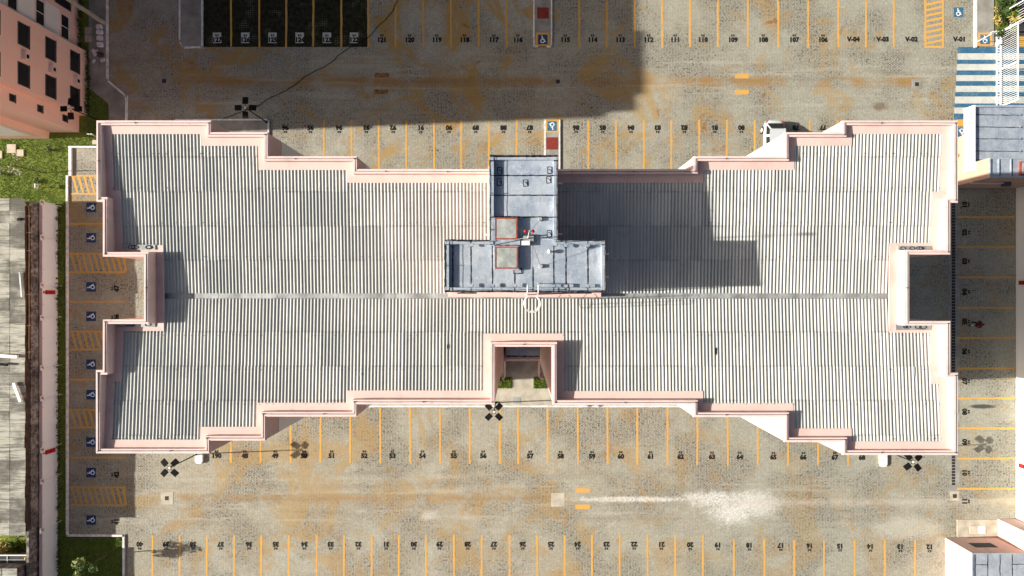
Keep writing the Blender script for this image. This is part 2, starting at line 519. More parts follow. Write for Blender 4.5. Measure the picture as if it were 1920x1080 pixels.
# pavements
nw = MB().prism([P(x,y)[:2] for x,y in ((168,-420),(200,-420),(200,150),(236,180),(236,270),(205,270),(205,195),(168,166))], -.05, .11).build('pavement', M['concrete']); tag(nw, kind='structure')
kerb(nw, [P(202,-420),P(202,151),P(238,181),P(238,262)], .17)
isl = MB().prism([P(x,y)[:2] for x,y in ((338,-420),(379,-420),(379,88),(346,88),(340,84),(338,76))], -.05, .11).build('traffic_island', M['concrete']); tag(isl, kind='structure')
kerb(isl, [P(380,-420),P(380,89),P(346,89.5),P(341,86),P(338,78),P(338,-420)], .14)
i2 = MB().prism([P(x,y)[:2] for x,y in ((1002,-420),(1033,-420),(1033,86),(1002,86))], -.05, .11).build('traffic_island', M['concrete']); tag(i2, kind='structure')
kerb(i2, [P(1008,88),P(1001,88),P(1001,-420)], .12); kerb(i2, [P(1026,88),P(1034,88),P(1034,-420)], .12)
MB().box(wx(1007),wy(36),.1,wx(1029),wy(15),.116).build('tactile_paving', M['brick'], i2)
i3 = MB().prism([P(x,y)[:2] for x,y in ((1023,226),(1048,226),(1048,360),(1023,360))], -.05, .11).build('traffic_island', M['concrete']); tag(i3, kind='structure')
kerb(i3, [P(1022,226),P(1022,360)], .12); kerb(i3, [P(1049,226),P(1049,360)], .12)
MB().box(wx(1024.5),wy(281),.1,wx(1046.5),wy(258),.116).build('tactile_paving', M['brick'], i3)
i4 = MB().prism([P(x,y)[:2] for x,y in ((330,226),(502,226),(502,330),(330,330))], -.05, .11).build('traffic_island', M['concrete']); tag(i4, kind='structure')
kerb(i4, [P(330,225),P(504,225),P(504,330)], .14)
sw = MB().prism([P(x,y)[:2] for x,y in ((470,640),(1520,640),(1520,760),(470,760))], -.05, .11).build('pavement', M['pad']); tag(sw, kind='structure')
kerb(sw, [P(440,761.5),P(1540,761.5)], .14)
for xa, xb, ye in ((368,382,868),(1648,1661,874)):
    k = MB().prism([P(x,y)[:2] for x,y in ((xa,752),(xb,752),(xb,ye-4),(xb-3,ye),(xa+3,ye),(xa,ye-4))], -.05, .24).build('traffic_island', M['kerb']); tag(k, kind='structure')
ne = MB().prism([P(x,y)[:2] for x,y in ((1829,-420),(1862,-420),(1862,86),(1829,86))], -.05, .11).build('pavement', M['concrete']); tag(ne, kind='structure')
kerb(ne, [P(1828,-420),P(1828,88)], .2)
bed = MB().flat([P(1862,-420),P(1905,-420),P(1905,62),P(1862,62)], .03).build('planting_bed', M['lawn']); tag(bed, kind='structure')
pad = MB().prism([P(x,y)[:2] for x,y in ((1794,974),(1872,974),(1872,1012),(1794,1012))], -.05, .06).build('concrete_pad', M['pad']); tag(pad, kind='structure')
# kerbs of the lot on the west
kw = MB().flat([P(126,330),P(128,330),P(128,334),P(126,334)], .002).build('kerb_line', M['kerb']); tag(kw, kind='structure')
kerb(kw, [P(127,331),P(127,1003.5),P(233,1003.5),P(233,1400)], .17)
# drainage channel beside the east bays
ch = MB().box(wx(1778),wy(930),-.02,wx(1799),wy(345),.006).build('drain_strip', M['concrete']); tag(ch, kind='structure')
gm = MB()
y0c, y1c = wy(910), wy(350)
nb = 0
for i in range(int((y1c-y0c)/.26)):
    ya = y0c+i*.26
    for j in range(3):
        gm.box(wx(1784.5)+j*.105, ya+.02, .007, wx(1784.5)+j*.105+.085, ya+.225, .011)
o = gm.build('grating', M['black'], ch); o['kind'] = 'stuff'

# ------------------------------------------------------------------ painted markings (parts of the car park)
ZM = .008
def rect(name, x0, y0, x1, y1, mat, z=ZM, parent=lot):
    return MB().flat([P(x0,y0),P(x1,y0),P(x1,y1),P(x0,y1)], z).build(name, M[mat], parent)
LW = 1.75   # line width in photo pixels, about 0.11 m
def pline(fn, a, b):
    # hand painted line: edges wander a little
    k = max(2, int(abs(b-a)/7)); L_ = []; R_ = []
    lean = random.uniform(-.8,.8)
    for i in range(k+1):
        t = a+(b-a)*i/k
        L_.append(fn(-LW+random.uniform(-.35,.35)+lean*i/k, t)); R_.append(fn(LW+random.uniform(-.35,.35)+lean*i/k, t))
    mb = MB()
    for i in range(k): mb.add([(*L_[i][:2],ZM),(*L_[i+1][:2],ZM),(*R_[i+1][:2],ZM),(*R_[i][:2],ZM)],[(0,1,2,3)])
    mb.build('bay_line', M['yellow'], lot)
def vline(x, ya, yb): pline(lambda o_, t: P(x+o_, t), ya, yb)
def hline(y, xa, xb): pline(lambda o_, t: P(t, y+o_), xa, xb)
for x in (433,486,537,588,640,690,742,793,845,897,949,1086,1138,1190,1242,1294,1346,1402,1459,1515,1572,1624,1676):
    vline(x, -25, 88+random.uniform(-1,2))
for x in (607,659,710,762,814,865,917,969,1103,1155,1207,1259,1311,1363,1415,1466,1518,1570):
    vline(x, 225, 333)
for x in (433,489,545,601,657,713,769,825,881,937,971,1027,1083,1139,1195,1251.5,1308,1364,1421,1477,1534,1590):
    vline(x, 764, 870+(x-960)/200)
for x in (286,337,388,439,490,541.5,594,645,697,748,799,851,903,955,1007,1059,1110,1162,1214,1266,1318,1376,1433,1489,1545,1602,1659,1716):
    vline(x, 1003 if x < 1330 else 1012, 1120)
for y in (407,463,520,577,634,691,747,803,860,916):
    hline(y, 1794, 1903)
for y, xb in ((420,195),(566,236),(712,195),(858,236)):
    hline(y, 130, xb)
def hatch(x0, y0, x1, y1, n, slope, rim=2.0, vert=True, w=4.6):
    mb = MB()
    for (a,b,c,d) in ((x0,y0,x1,y0+rim*1.6),(x0,y1-rim*1.6,x1,y1)):
        mb.flat([P(a,b),P(c,b),P(c,d),P(a,d)], ZM+.002)
    if vert:
        mb.flat([P(x1-rim*1.6,y0),P(x1,y0),P(x1,y1),P(x1-rim*1.6,y1)], ZM+.004)
    for i in range(n):
        xa = x0 + (x1-x0)*(i+.25)/n; xb = min(xa+slope, x1-1)
        mb.flat([P(xa,y0+3),P(xa+w,y0+3),P(xb+w*.8,y1-3),P(xb,y1-3)], ZM)
    mb.build('hatch_marking', M['yellow'], lot)
hatch(132,328,196,365,6,9,vert=False)
hatch(129,474,236,512,10,9)
hatch(130,620,196,657,6,9,vert=False)
hatch(129,767,196,803,6,9,vert=False)
hatch(130,912,236,949,10,9)
mb = MB()
for i_, (a,b,c,d) in enumerate(((1733,-25,1737,90),(1766,-25,1770,90),(1733,86,1770,90))):
    mb.flat([P(a,b),P(c,b),P(c,d),P(a,d)], ZM+.002+.002*(i_ == 2))
for i in range(12):
    ya = 84-i*10.4
    mb.flat([P(1736,ya),P(1736,ya-4.4),P(1767,ya-11),P(1767,ya-6.6)], ZM)
mb.build('hatch_marking', M['yellow'], lot)
# short yellow dashes in the aisles
for (x,y) in ((1093,919),(1093,950),(1391,142.5),(1391,172.5),(716,141),(714,172)):
    mb = MB().flat([P(x-13,y-4),P(x+12,y-4),P(x+14,y),P(x+12,y+4.5),P(x-13,y+4.5),P(x-14,y)], ZM)
    mb.build('aisle_dash', M['yellow'] if x > 900 else M['wornpaint'], lot)
# pedestrian crossing
ys = (88,100,112,120,132,141,152,161,172.5,181,194,201.5,213,224)
for i in range(len(ys)-1):
    xl = 1796-(ys[i]-88)*.06
    rect('crossing_stripe', xl, ys[i], 1868, ys[i+1], 'bluepaint' if i % 2 == 0 else 'whitepaint', .007)
rect('crossing_edge', 1795, 224, 1808, 236, 'yellow', .007)
for i in range(len(ys)-1):
    rect('street_stripe', 1869, ys[i], 2000, ys[i+1], 'bluepaint' if i % 2 == 0 else 'whitepaint', .004, street)
rect('street_stripe', 1911, 68, 2000, 88, 'yellow', .004, street)

def wheelchair_parts(s):
    """white wheelchair pictogram inside a unit square (y up)"""
    mb = MB()
    def ring(cx, cy, r, t, a0, a1, n=16):
        for k in range(n):
            a, b = a0+(a1-a0)*k/n, a0+(a1-a0)*(k+1)/n
            mb.add([(cx+(r-t)*math.cos(a),cy+(r-t)*math.sin(a),0),(cx+(r+t)*math.cos(a),cy+(r+t)*math.sin(a),0),
                    (cx+(r+t)*math.cos(b),cy+(r+t)*math.sin(b),0),(cx+(r-t)*math.cos(b),cy+(r-t)*math.sin(b),0)], [(0,1,2,3)])
    def bar(x0,y0,x1,y1,t):
        d = Vector((x1-x0,y1-y0)).normalized(); nv = Vector((-d.y,d.x))*t
        mb.add([(x0+nv.x,y0+nv.y,.0005),(x0-nv.x,y0-nv.y,.0005),(x1-nv.x,y1-nv.y,.0005),(x1+nv.x,y1+nv.y,.0005)], [(0,1,2,3)])
    ring(-.02,-.16,.18,.045,R(120),R(400))
    ring(-.07,.36,.03,.03,0,R(360),10)
    bar(-.07,.30,-.04,.0,.05); bar(-.05,.16,.12,.16,.035); bar(-.05,.0,.15,.0,.045); bar(.15,.02,.24,-.24,.04); bar(.22,-.24,.32,-.22,.035)
    mb.v = [(x*s,y*s,z) for x,y,z in mb.v]
    return mb.mesh('wheelchair', M['white'])
WC = wheelchair_parts(.84)
SQ = MB().flat([(-.42,-.42),(.42,-.42),(.42,.42),(-.42,.42)], 0).mesh('panel', M['navy'])
SQB = MB().flat([(-.42,-.42),(.42,-.42),(.42,.42),(-.42,.42)], 0).mesh('panel', M['bluepaint'])
def access(px, py, rot, z=.012, parent=lot, sq=SQ):
    p = P(px, py); p.z = z
    a = inst('access_symbol', sq, parent, p, R(rot))
    b = bpy.data.objects.new('wheelchair', WC); b.location = (0,0,.003); COL.objects.link(b); b.parent = a
for y in (389,446,538,593,683,740,829,886,975):
    access(171, y, 90)
access(1797, 23, 0, sq=SQB)
access(1803, 248, 180, sq=SQB)
def ramp(parent, cx, cy, s, rot, sq):
    z0, z1 = .008, .118
    MB().prism([P(cx-s*15,cy+12)[:2],P(cx+s*15,cy+12)[:2],P(cx+12,cy-13)[:2],P(cx-12,cy-13)[:2]], .0, .121).build('ramp_border', M['yellow'], parent)
    access(cx, cy, rot, .125, parent, sq)
ramp(i2, 1017.5, 75, 1, 0, SQ); ramp(ne, 1845, 75, 1, 0, SQB); ramp(i3, 1035, 237, 1, 180, SQB)

# bay numbers
FONTS = []
def glyphs(txt, size, off):
    c = bpy.data.curves.new('txt', 'FONT'); c.body = txt; c.size = size; c.align_x = 'CENTER'; c.align_y = 'CENTER'
    c.offset = off; c.resolution_u = 2
    ob = bpy.data.objects.new('txt', c); COL.objects.link(ob)
    return ob
NUM = []
def number(txt, px, py, rot, plate=False, small=True):
    NUM.append((txt, px, py, rot, plate, small))
top = [(127,407),(126,460),(125,511),(124,562),(123,613),(122,664),(121,716),(120,768),(119,819),(118,871),(117,926),(116,971),(115,1060),(114,1111),
       (113,1163),(112,1216),(111,1266),(110,1318),(109,1374),(108,1431),(107,1489),(106,1543)]
for n_, x in top: number(str(n_), x, 75, 0, x < 690)
for t_, x in (('V-04',1600),('V-03',1655),('V-02',1709),('V-01',1799)): number(t_, x, 74, 0, small=False)
for n_, x in ((96,535),(95,582),(94,636),(93,687),(92,737),(91,789),(90,842),(89,892),(88,944),(87,993),(86,1080),(85,1130),(84,1183),(83,1233),(82,1283),
              (81,1340),(80,1390),(78,1492),(77,1543)):
    number(str(n_), x, 239, 180)
for n_, x in ((190,406),(48,459),(49,516),(50,570),(51,622),(52,683),(53,736),(54,792),(55,851),(56,906),(57,994),(58,1051),(59,1110),(60,1164),(61,1220),
              (62,1276),(63,1335),(64,1387),(65,1450),(66,1506),(67,1565),(68,1616)):
    number(str(n_), x, 855+max(0,(x-900)/220), 0)
for k, x in enumerate((262,311,362,414,467,517,571,620,672,724,776,824,877,926,980,1033,1083,1137,1189,1240,1294,1346,1405,1464,1518,1575,1632,1688,1743)):
    number(str(40-k), x, 1020+max(0,(x-1200)/110), 180)
for k, y in enumerate((384,436,490,547,603,659,715,772,829,886,940)):
    number('%02d' % (k+1), 1808, y, -90)
for t_, y in (('47',541),('46',595),('42',890),('41',978)): number(t_, 219, y, 90)
jobs = []
small_ob = glyphs('B.E', .24, .014)
big = {}
for j in NUM:
    if j[0] not in big: big[j[0]] = glyphs(j[0], .55, .036)
bpy.context.view_layer.update()
dg = bpy.context.evaluated_depsgraph_get()
def to_data(ob):
    me = ob.evaluated_get(dg).to_mesh()
    d = ([tuple(v.co) for v in me.vertices], [tuple(p.vertices) for p in me.polygons])
    ob.evaluated_get(dg).to_mesh_clear()
    return d
sd = to_data(small_ob)
bd = {k: to_data(v) for k, v in big.items()}
for ob in [small_ob]+list(big.values()):
    c = ob.data; bpy.data.objects.remove(ob); bpy.data.curves.remove(c)
for t_, x, y, rot, plate, small in NUM:
    mb = MB().add(bd[t_][0], bd[t_][1])
    if small: mb.add([(v[0],v[1]+.39,v[2]) for v in sd[0]], sd[1])
    p = P(x, y); p.z = .016 if plate else .010
    par = lot
    if plate:
        q = P(x, y-4)
        pl = MB().flat([(q.x-.37,q.y-.46),(q.x+.37,q.y-.46),(q.x+.37,q.y+.46),(q.x-.37,q.y+.46)], .012).build('number_plate', M['whitepaint'], lot)
        par = pl
    inst('bay_number', mb.mesh('bay_number', M['inkpaint']), par, p, R(rot))

# ------------------------------------------------------------------ the main building
ZT = 23.0                       # top of the parapet
def rp(px, py, z=ZT): return (wx(px, z), wy(py, z))
outl = [(182,227),(395,227),(395,249),(502,249),(502,294),(669,294),(669,318),(1301,318),(1301,294),(1472,294),(1472,249),(1580,249),(1580,227),
        (1795,227),(1795,379),(1781,379),(1781,476),(1704,476),(1704,603),(1781,603),(1781,700),(1795,700),(1795,852),(1581,852),(1581,828),
        (1472,828),(1472,781),(1301,781),(1301,758),(1037,758),(1037,649),(927,649),(927,757),(668,757),(668,780),(497,780),(497,825),(392,825),(392,849),
        (181,849),(181,695),(194,695),(194,600),(271,600),(271,480),(194,480),(194,377),(182,377)]
poly = [rp(*p) for p in outl]       # clockwise seen from above
poly = poly[::-1]                    # counter-clockwise
def offset(pl, d):
    n = len(pl); out = []
    for i in range(n):
        a, b, c = Vector(pl[i-1]), Vector(pl[i]), Vector(pl[(i+1) % n])
        e1, e2 = (b-a).normalized(), (c-b).normalized()
        n1, n2 = Vector((-e1.y, e1.x)), Vector((-e2.y, e2.x))
        out.append(tuple(b + n1*d + n2*d))
    return out
YG = wy(555, 22.15)
def zr(y): return 22.15 + .070*abs(y-YG)

bld = thing('apartment_building', 'long pink stepped apartment block with corrugated butterfly roof in the middle', 'building', (0, 0, 0))
# walls, one part for each face of the plan; recessed faces are white below a pink band
n = len(poly)
inn = offset(poly, .2)
WHITE_STEPS = []
for i in range(n):
    a, b = poly[i], poly[(i+1) % n]
    ia, ib = inn[i], inn[(i+1) % n]
    mb = MB()
    vs = [(a[0],a[1],0),(b[0],b[1],0),(b[0],b[1],22.88),(a[0],a[1],22.88),(ia[0],ia[1],0),(ib[0],ib[1],0),(ib[0],ib[1],22.88),(ia[0],ia[1],22.88)]
    mb.add(vs, [(0,1,2,3),(5,4,7,6)])
    w = mb.build('wall', M['pink'], bld)
    # recessed steps: white rendered panel
    mid = ((a[0]+b[0])/2, (a[1]+b[1])/2); L = math.hypot(b[0]-a[0], b[1]-a[1])
    if abs(a[0]-b[0]) < 1e-6 and .5 < L < 1.6 and 3 < abs(mid[1]) < 8.6 and abs(mid[0]) < 14.9:
        nx = 1 if (b[1] > a[1]) else -1       # outward normal of a ccw ring
        MB().box(mid[0], min(a[1],b[1])+.02, 1.0, mid[0]+.03*nx, max(a[1],b[1])-.02, 21.2).build('white_panel', M['whitewall'], bld)
# coping: ring with slight overhang
def ring(name, po, pi, z0, z1, mat, parent, zfun=None):
    mb = MB(); m = len(po)
    for i in range(m):
        j = (i+1) % m
        vs = []
        for p, z in ((po[i],z1),(po[j],z1),(pi[j],z1),(pi[i],z1),(po[i],z0),(po[j],z0),(pi[j],z0),(pi[i],z0)):
            zz = zfun(p[1])+z if zfun else z
            vs.append((p[0],p[1],zz))
        mb.add(vs, [(0,1,2,3),(4,5,1,0),(6,7,3,2),(4,7,6,5)])
    return mb.build(name, M[mat], parent)
cpo, cpi, cps = offset(poly,-.03), offset(poly,.20), offset(poly,.085)
for i in range(n):
    j = (i+1) % n
    L = math.hypot(poly[j][0]-poly[i][0], poly[j][1]-poly[i][1]); k = max(1, round(L/2.3))
    for q_ in range(k):
        gap = .006/L
        t0, t1 = q_/k+(gap if q_ else 0), (q_+1)/k-(gap if q_ < k-1 else 0)
        lp = lambda P_, t: (P_[i][0]+(P_[j][0]-P_[i][0])*t, P_[i][1]+(P_[j][1]-P_[i][1])*t)
        mb = MB(); dz = random.uniform(-.004,.004)
        for (A_,B_,za_,zb_) in ((cpo,cpi,22.86,ZT+dz),(cpo,cps,ZT-.01,ZT+.025+dz)):
            a,b,c,d = lp(A_,t0),lp(A_,t1),lp(B_,t1),lp(B_,t0)
            if A_ is cpo and B_ is cps: a, b = (a[0]+(d[0]-a[0])*.25,a[1]+(d[1]-a[1])*.25), (b[0]+(c[0]-b[0])*.25,b[1]+(c[1]-b[1])*.25)
            mb.add([(*a,zb_),(*b,zb_),(*c,zb_),(*d,zb_),(*a,za_),(*b,za_),(*c,za_),(*d,za_)],[(0,1,2,3),(4,5,1,0),(6,7,3,2),(5,6,2,1),(7,4,0,3)])
        mb.build('coping_slab', M['copingpink'], bld)
# lightning conductor along the coping
wp = offset(poly, .10)
pts = []
for i in range(n):
    a, b = Vector(wp[i]), Vector(wp[(i+1) % n]); k = max(1, int((b-a).length/1.5))
    for t in range(k):
        q = a.lerp(b, t/k); pts.append((q.x+random.uniform(-.012,.012), q.y+random.uniform(-.012,.012), ZT+.04))
MB().path(pts, .013, 5, closed=True).build('conductor_wire', M['frame'], bld)
cl = MB()
for p in pts[::2]: cl.box(p[0]-.03,p[1]-.03,ZT,p[0]+.03,p[1]+.03,ZT+.06)
o = cl.build('wire_clip', M['frame'], bld); o['kind'] = 'stuff'
# roof with its flashing and sheets
roof = MB().flat(inn, 21.75).build('roof', M['concrete'], bld)
ring('flashing', offset(poly,.20), offset(poly,.60), -.05, .05, 'pink', roof, zr)
ins = offset(poly, .57)
PITCH, AMP = .177, .0275
CW = PITCH*6
xs0 = min(p[0] for p in ins)
cuts = sorted(set(round(p[0],4) for p in ins))
cols = []
x = xs0
xend = max(p[0] for p in ins)
grid = []
while x < xend-.01: grid.append(x); x += CW
grid.append(xend)
allx = sorted(set([round(v,4) for v in grid] + cuts))
T = dict(x0=wx(918,26.4), x1=wx(1046,26.4), y1=wy(292,26.4), ym=wy(450,26.4), xl=wx(834,26.4), xr=wx(1136,26.4), y0=wy(547,26.4))
def in_tower(x, y, m=.0):
    return (T['x0']-m < x < T['x1']+m and T['ym']-m < y < T['y1']+1) or (T['xl']-m < x < T['xr']+m and T['y0']-m < y < T['ym']+m)
def intervals(xm):
    ys = []
    m = len(ins)
    for i in range(m):
        a, b = ins[i], ins[(i+1) % m]
        if abs(a[1]-b[1]) < 1e-6 and min(a[0],b[0]) < xm < max(a[0],b[0]): ys.append(a[1])
    ys.sort()
    return list(zip(ys[::2], ys[1::2]))
rows = [YG+.17+i*1.76 for i in range(0,7)] + [YG-.17-i*1.76 for i in range(0,7)]
rows.sort()
pieces = []
for ca, cb in zip(allx, allx[1:]):
    if cb-ca < .02: continue
    for ya, yb in intervals((ca+cb)/2):
        for ra, rb in zip(rows, rows[1:]):
            if ra < YG < rb: continue
            p0, p1 = max(ya,ra), min(yb,rb)
            if p1-p0 < .05: continue
            if all(in_tower(u, v, -.02) for u in (ca,cb) for v in (p0,p1)): continue
            pieces.append((ca,cb,p0,p1))
pieces.sort(key=lambda p: -(p[1]-p[0])*(p[3]-p[2]))
cache = {}
def sheet_geo(ca, cb, p0, p1):
    w = cb-ca; ph = ((ca-xs0)/PITCH) % 1.0
    north = p0 > YG
    mb = MB(); k = max(2, int(round(w/PITCH*7)))
    vs = []
    # low end (towards the gutter) lifts over the sheet below
    lo, hi = (p0, p1) if north else (p1, p0)
    ext = .07 if abs(lo-YG) > .3 else .03
    lo2 = lo - ext if north else lo + ext
    for yy, lift in ((lo2, .016), (hi, .0)):
        for i in range(k+1):
            xx = (w+.022)*i/k
            z = AMP*math.cos(2*math.pi*(xx/PITCH+ph)) + zr(yy) + lift + .009*i/k
            vs.append((xx, yy-p0, z-22.15-.07*abs(p0-YG)))
    m_ = k+1
    fs = []
    for i in range(k):
        f = (i, i+1, m_+i+1, m_+i)
        fs.append(f if north else f[::-1])
    # cut edge at the low end
    b = len(vs)
    e = [v for v in vs[:m_]]
    vs += [(v[0], v[1], v[2]-.012) for v in e] + e
    for i in range(k):
        f = (b+i, b+i+1, b+m_+i+1, b+m_+i)
        fs.append(f if north else f[::-1])
    mb.add(vs, fs)
    return mb
rest = MB()
for idx, (ca,cb,p0,p1) in enumerate(pieces):
    org_z = 22.15+.07*abs(p0-YG)
    if idx < 300:
        key = (round(cb-ca,3), round(p1-p0,3), p0 > YG, round(((ca-xs0)/PITCH) % 1.0, 2), abs(p0-YG) < .4 or abs(p1-YG) < .4)
        if key not in cache:
            cache[key] = sheet_geo(ca,cb,p0,p1).mesh('roof_sheet', M['sheet'], smooth=True)
        inst('roof_sheet', cache[key], roof, (ca+random.uniform(-.006,.006), p0, org_z))
    else:
        g_ = sheet_geo(ca,cb,p0,p1)
        rest.add([(v[0]+ca, v[1]+p0, v[2]+org_z) for v in g_.v], g_.f)
scr = MB()
for ca,cb,p0,p1 in pieces:
    lo = p0 if p0 > YG else p1
    if abs(lo-YG) < .4: continue
    for k in range(0, 6, 2):
        xx = ca + (k+.0)*PITCH
        if xx > cb-.05 or random.random() < .45: continue
        yy = lo + (.10 if p0 > YG else -.10) + random.uniform(-.02,.02)
        z = zr(yy)+AMP+.012
        scr.box(xx-.019,yy-.019,z-.01,xx+.019,yy+.019,z+.015)
o = scr.build('roof_screws', M['frame'], roof); o['kind'] = 'stuff'
if rest.v:
    o = rest.build('roof_sheet_offcuts', M['sheet'], roof, True); o['kind'] = 'stuff'
# valley gutter in lengths
gx = wx(305,22.1)
while gx < wx(1672,22.1):
    L = random.uniform(2.9,3.2); ge = min(gx+L, wx(1672,22.1))
    MB().box(gx+.01, YG-.14, 22.06, ge-.01, YG+.14, 22.075+random.uniform(0,.006)).box(gx+.01,YG-.19,22.05,ge-.01,YG-.135,22.13).box(gx+.01,YG+.135,22.05,ge-.01,YG+.19,22.13).build('gutter_length', M['steel'], roof)
    gx = ge
# four membrane strips with stray cable loops beside the end notches
for (xa,xb,ya,yb) in ((230,291,459,468),(216,291,604,613),(1684,1746,461,470),(1680,1745,607,619)):
    z = zr(wy((ya+yb)/2,22.3))+.10
    s_ = MB().box(wx(xa,z),wy(yb,z),z-.12,wx(xb,z),wy(ya,z),z).build('membrane_strip', M['steel'], roof)
    for k in range(4):
        mb = MB(); cx = wx(random.uniform(xa+8,xb-8),z); cy = wy((ya+yb)/2,z); r = random.uniform(.07,.13)
        mb.path([(cx+r*1.5*math.cos(t*.7),cy+r*.8*math.sin(t*.7),z+.015) for t in range(9)], .016, 5, closed=True)
        mb.build('cable_loop', M['seam'], s_)

# rooftop tower
tw = MB()
ZR = 26.22; ZK = 26.45
TPOLY = [(T['x0'],T['y1']),(T['x1'],T['y1']),(T['x1'],T['ym']),(T['xr'],T['ym']),(T['xr'],T['y0']),(T['xl'],T['y0']),(T['xl'],T['ym']),(T['x0'],T['ym'])][::-1]
m = len(TPOLY)
tpin = offset(TPOLY, .04)
tw.prism(tpin, 21.5, ZR-.02)
tower = tw.build('roof_tower', M['pink'], bld)
ring('tower_curb', offset(TPOLY,-.26), offset(TPOLY,.0), 21.9, 22.75, 'pink', tower)
ring('tower_rim', TPOLY, offset(TPOLY,.19), ZR-.35, ZK, 'membrane', tower)
def membox(xa,ya,xb,yb,z,name='membrane_sheet',h=.03):
    return MB().box(wx(xa,z),wy(yb,z),z-h,wx(xb,z),wy(ya,z),z).build(name, M['membrane'], tower)
def seam(pts, z, w=.028, par=None):
    q = []
    for (a,b) in zip(pts, pts[1:]):
        L = math.hypot(b[0]-a[0], b[1]-a[1]); k = max(1, int(L/6))
        for t in range(k): q.append((a[0]+(b[0]-a[0])*t/k+random.uniform(-.35,.35), a[1]+(b[1]-a[1])*t/k+random.uniform(-.35,.35)))
    q.append(pts[-1])
    mb = MB(); pts3 = [P(a,b,z) for a,b in q]
    for a, b in zip(pts3, pts3[1:]):
        d = (b-a); 
        if d.length < 1e-4: continue
        d.normalize(); nv = Vector((-d.y,d.x,0))*w*random.uniform(.7,1.25)
        mb.add([a+nv,a-nv,b-nv,b+nv],[(0,1,2,3)])
    mb.build('seam', M['seam'], par or tower)
ysm = [300,329,366,407,449]
for a, b in zip(ysm, ysm[1:]): membox(926,a+.4,1038,b-.4,ZR+random.uniform(0,.004))
xsm = [842,849,883,923,965,999,1038,1061,1102,1128]
for a, b in zip(xsm, xsm[1:]): membox(a+.4,449.5 if 918<a<1040 else 458,b-.4,539,ZR+random.uniform(0,.004))
for y in ysm[1:-1]: seam([(925,y),(1040,y)], ZR+.008)
seam([(987,441),(1034,441)], ZR+.009)
for x in (849,883,923,965,999,1038,1061,1102): seam([(x,460 if x not in (965,999) else 500),(x+.5,540)], ZR+.008)
zs = ZK+.006
seam([(919,292.5),(1046,292.5)], zs, .05); seam([(918.5,292),(918.5,450)], zs, .02); seam([(1045.5,292),(1045.5,450)], zs, .02)
seam([(834.5,450),(918,451)], zs, .03); seam([(834.8,450),(834.8,547)], zs, .045); seam([(835,546.6),(1136,547)], zs, .035); seam([(1135.6,450),(1135.6,547)], zs, .022); seam([(1046,450.5),(1135,450.5)], zs, .02)
for y in (302,329,366,407): seam([(918,y),(926,y)], zs, .02); seam([(1037,y),(1046,y)], zs, .02)
for x in (849,883,923,965,999,1038,1061,1102): seam([(x,540),(x,547)], zs, .022)
for x in (883,1061,1102): seam([(x,450),(x,458)], zs, .022)
# little lap patches on rim corners
for (x,y) in ((922,297),(1042,297),(838,455),(838,541),(1131,455),(1131,541),(1041,458),(883,459),(1061,460),(1102,460),(883,535),(923,535),(965,535),(1038,535),(1061,536),(1102,536),(921,455)):
    membox(x-4,y-3.2,x+4,y+3.2,ZK+.012,'lap_patch',.02)
    seam([(x-4,y+3.4),(x-1,y+3.8),(x+4,y+3.3),(x+4.2,y-1)], ZK+.018, .014)
# patched outlets
for (x,y) in ((937,320),(936,341),(985.5,343),(1031,319),(1029,337),(1030,438)):
    seam([(x-4,y-6),(x+4,y-6),(x+4.5,y+6),(x-4,y+6.5),(x-4,y-6)], ZR+.016, .018)
    membox(x-3,y-5,x+3,y+5,ZR+.02,'outlet_patch',.015)
    seam([(x-2,y-2),(x+2,y-1),(x+3,y+3)], ZR+.026, .018)
# inner rim with two hatches
MB().box(wx(920,ZK),wy(461,ZK),ZR,wx(975,ZK),wy(450,ZK),ZK-.02).build('hatch_kerb', M['membrane'], tower)
for (xa,ya,xb,yb) in ((928,408,970,449),(928,462,971,504)):
    zt = 26.50
    MB().box(wx(xa-2,zt),wy(yb+2,zt),ZR,wx(xb+3,zt),wy(ya-2,zt),zt-.04).build('hatch_kerb', M['membrane'], tower)
    fr = MB(); w = 2.6
    for (a,b,c,d) in ((xa,ya,xb,ya+w),(xa,yb-w,xb,yb),(xa,ya+w,xa+w,yb-w),(xb-w,ya+w,xb,yb-w)):
        fr.box(wx(a,zt),wy(d,zt),zt-.04,wx(c,zt),wy(b,zt),zt)
    fr.build('hatch_frame', M['darkred'], tower)
    # cover with four slightly sloping faces
    A = [P(xa+w,ya+w,zt-.01),P(xb-w,ya+w,zt-.01),P(xb-w,yb-w,zt-.01),P(xa+w,yb-w,zt-.01)]
    c = sum(A, Vector())/4 + Vector((0,0,.035))
    MB().add(A+[c], [(1,0,4),(2,1,4),(3,2,4),(0,3,4)]).build('hatch_cover', M['hatch'], tower)
    seam([(xa-1.5,ya-2),(xb+3,ya-2),(xb+3,yb+2)], zt-.03, .022)
seam([(922,407),(976,407)], ZK+.02, .03)
seam([(964,504),(979,504),(979,513),(963,513),(963,504)], ZR+.03, .02); membox(965,505,977,511,ZR+.028,'outlet_patch',.02)
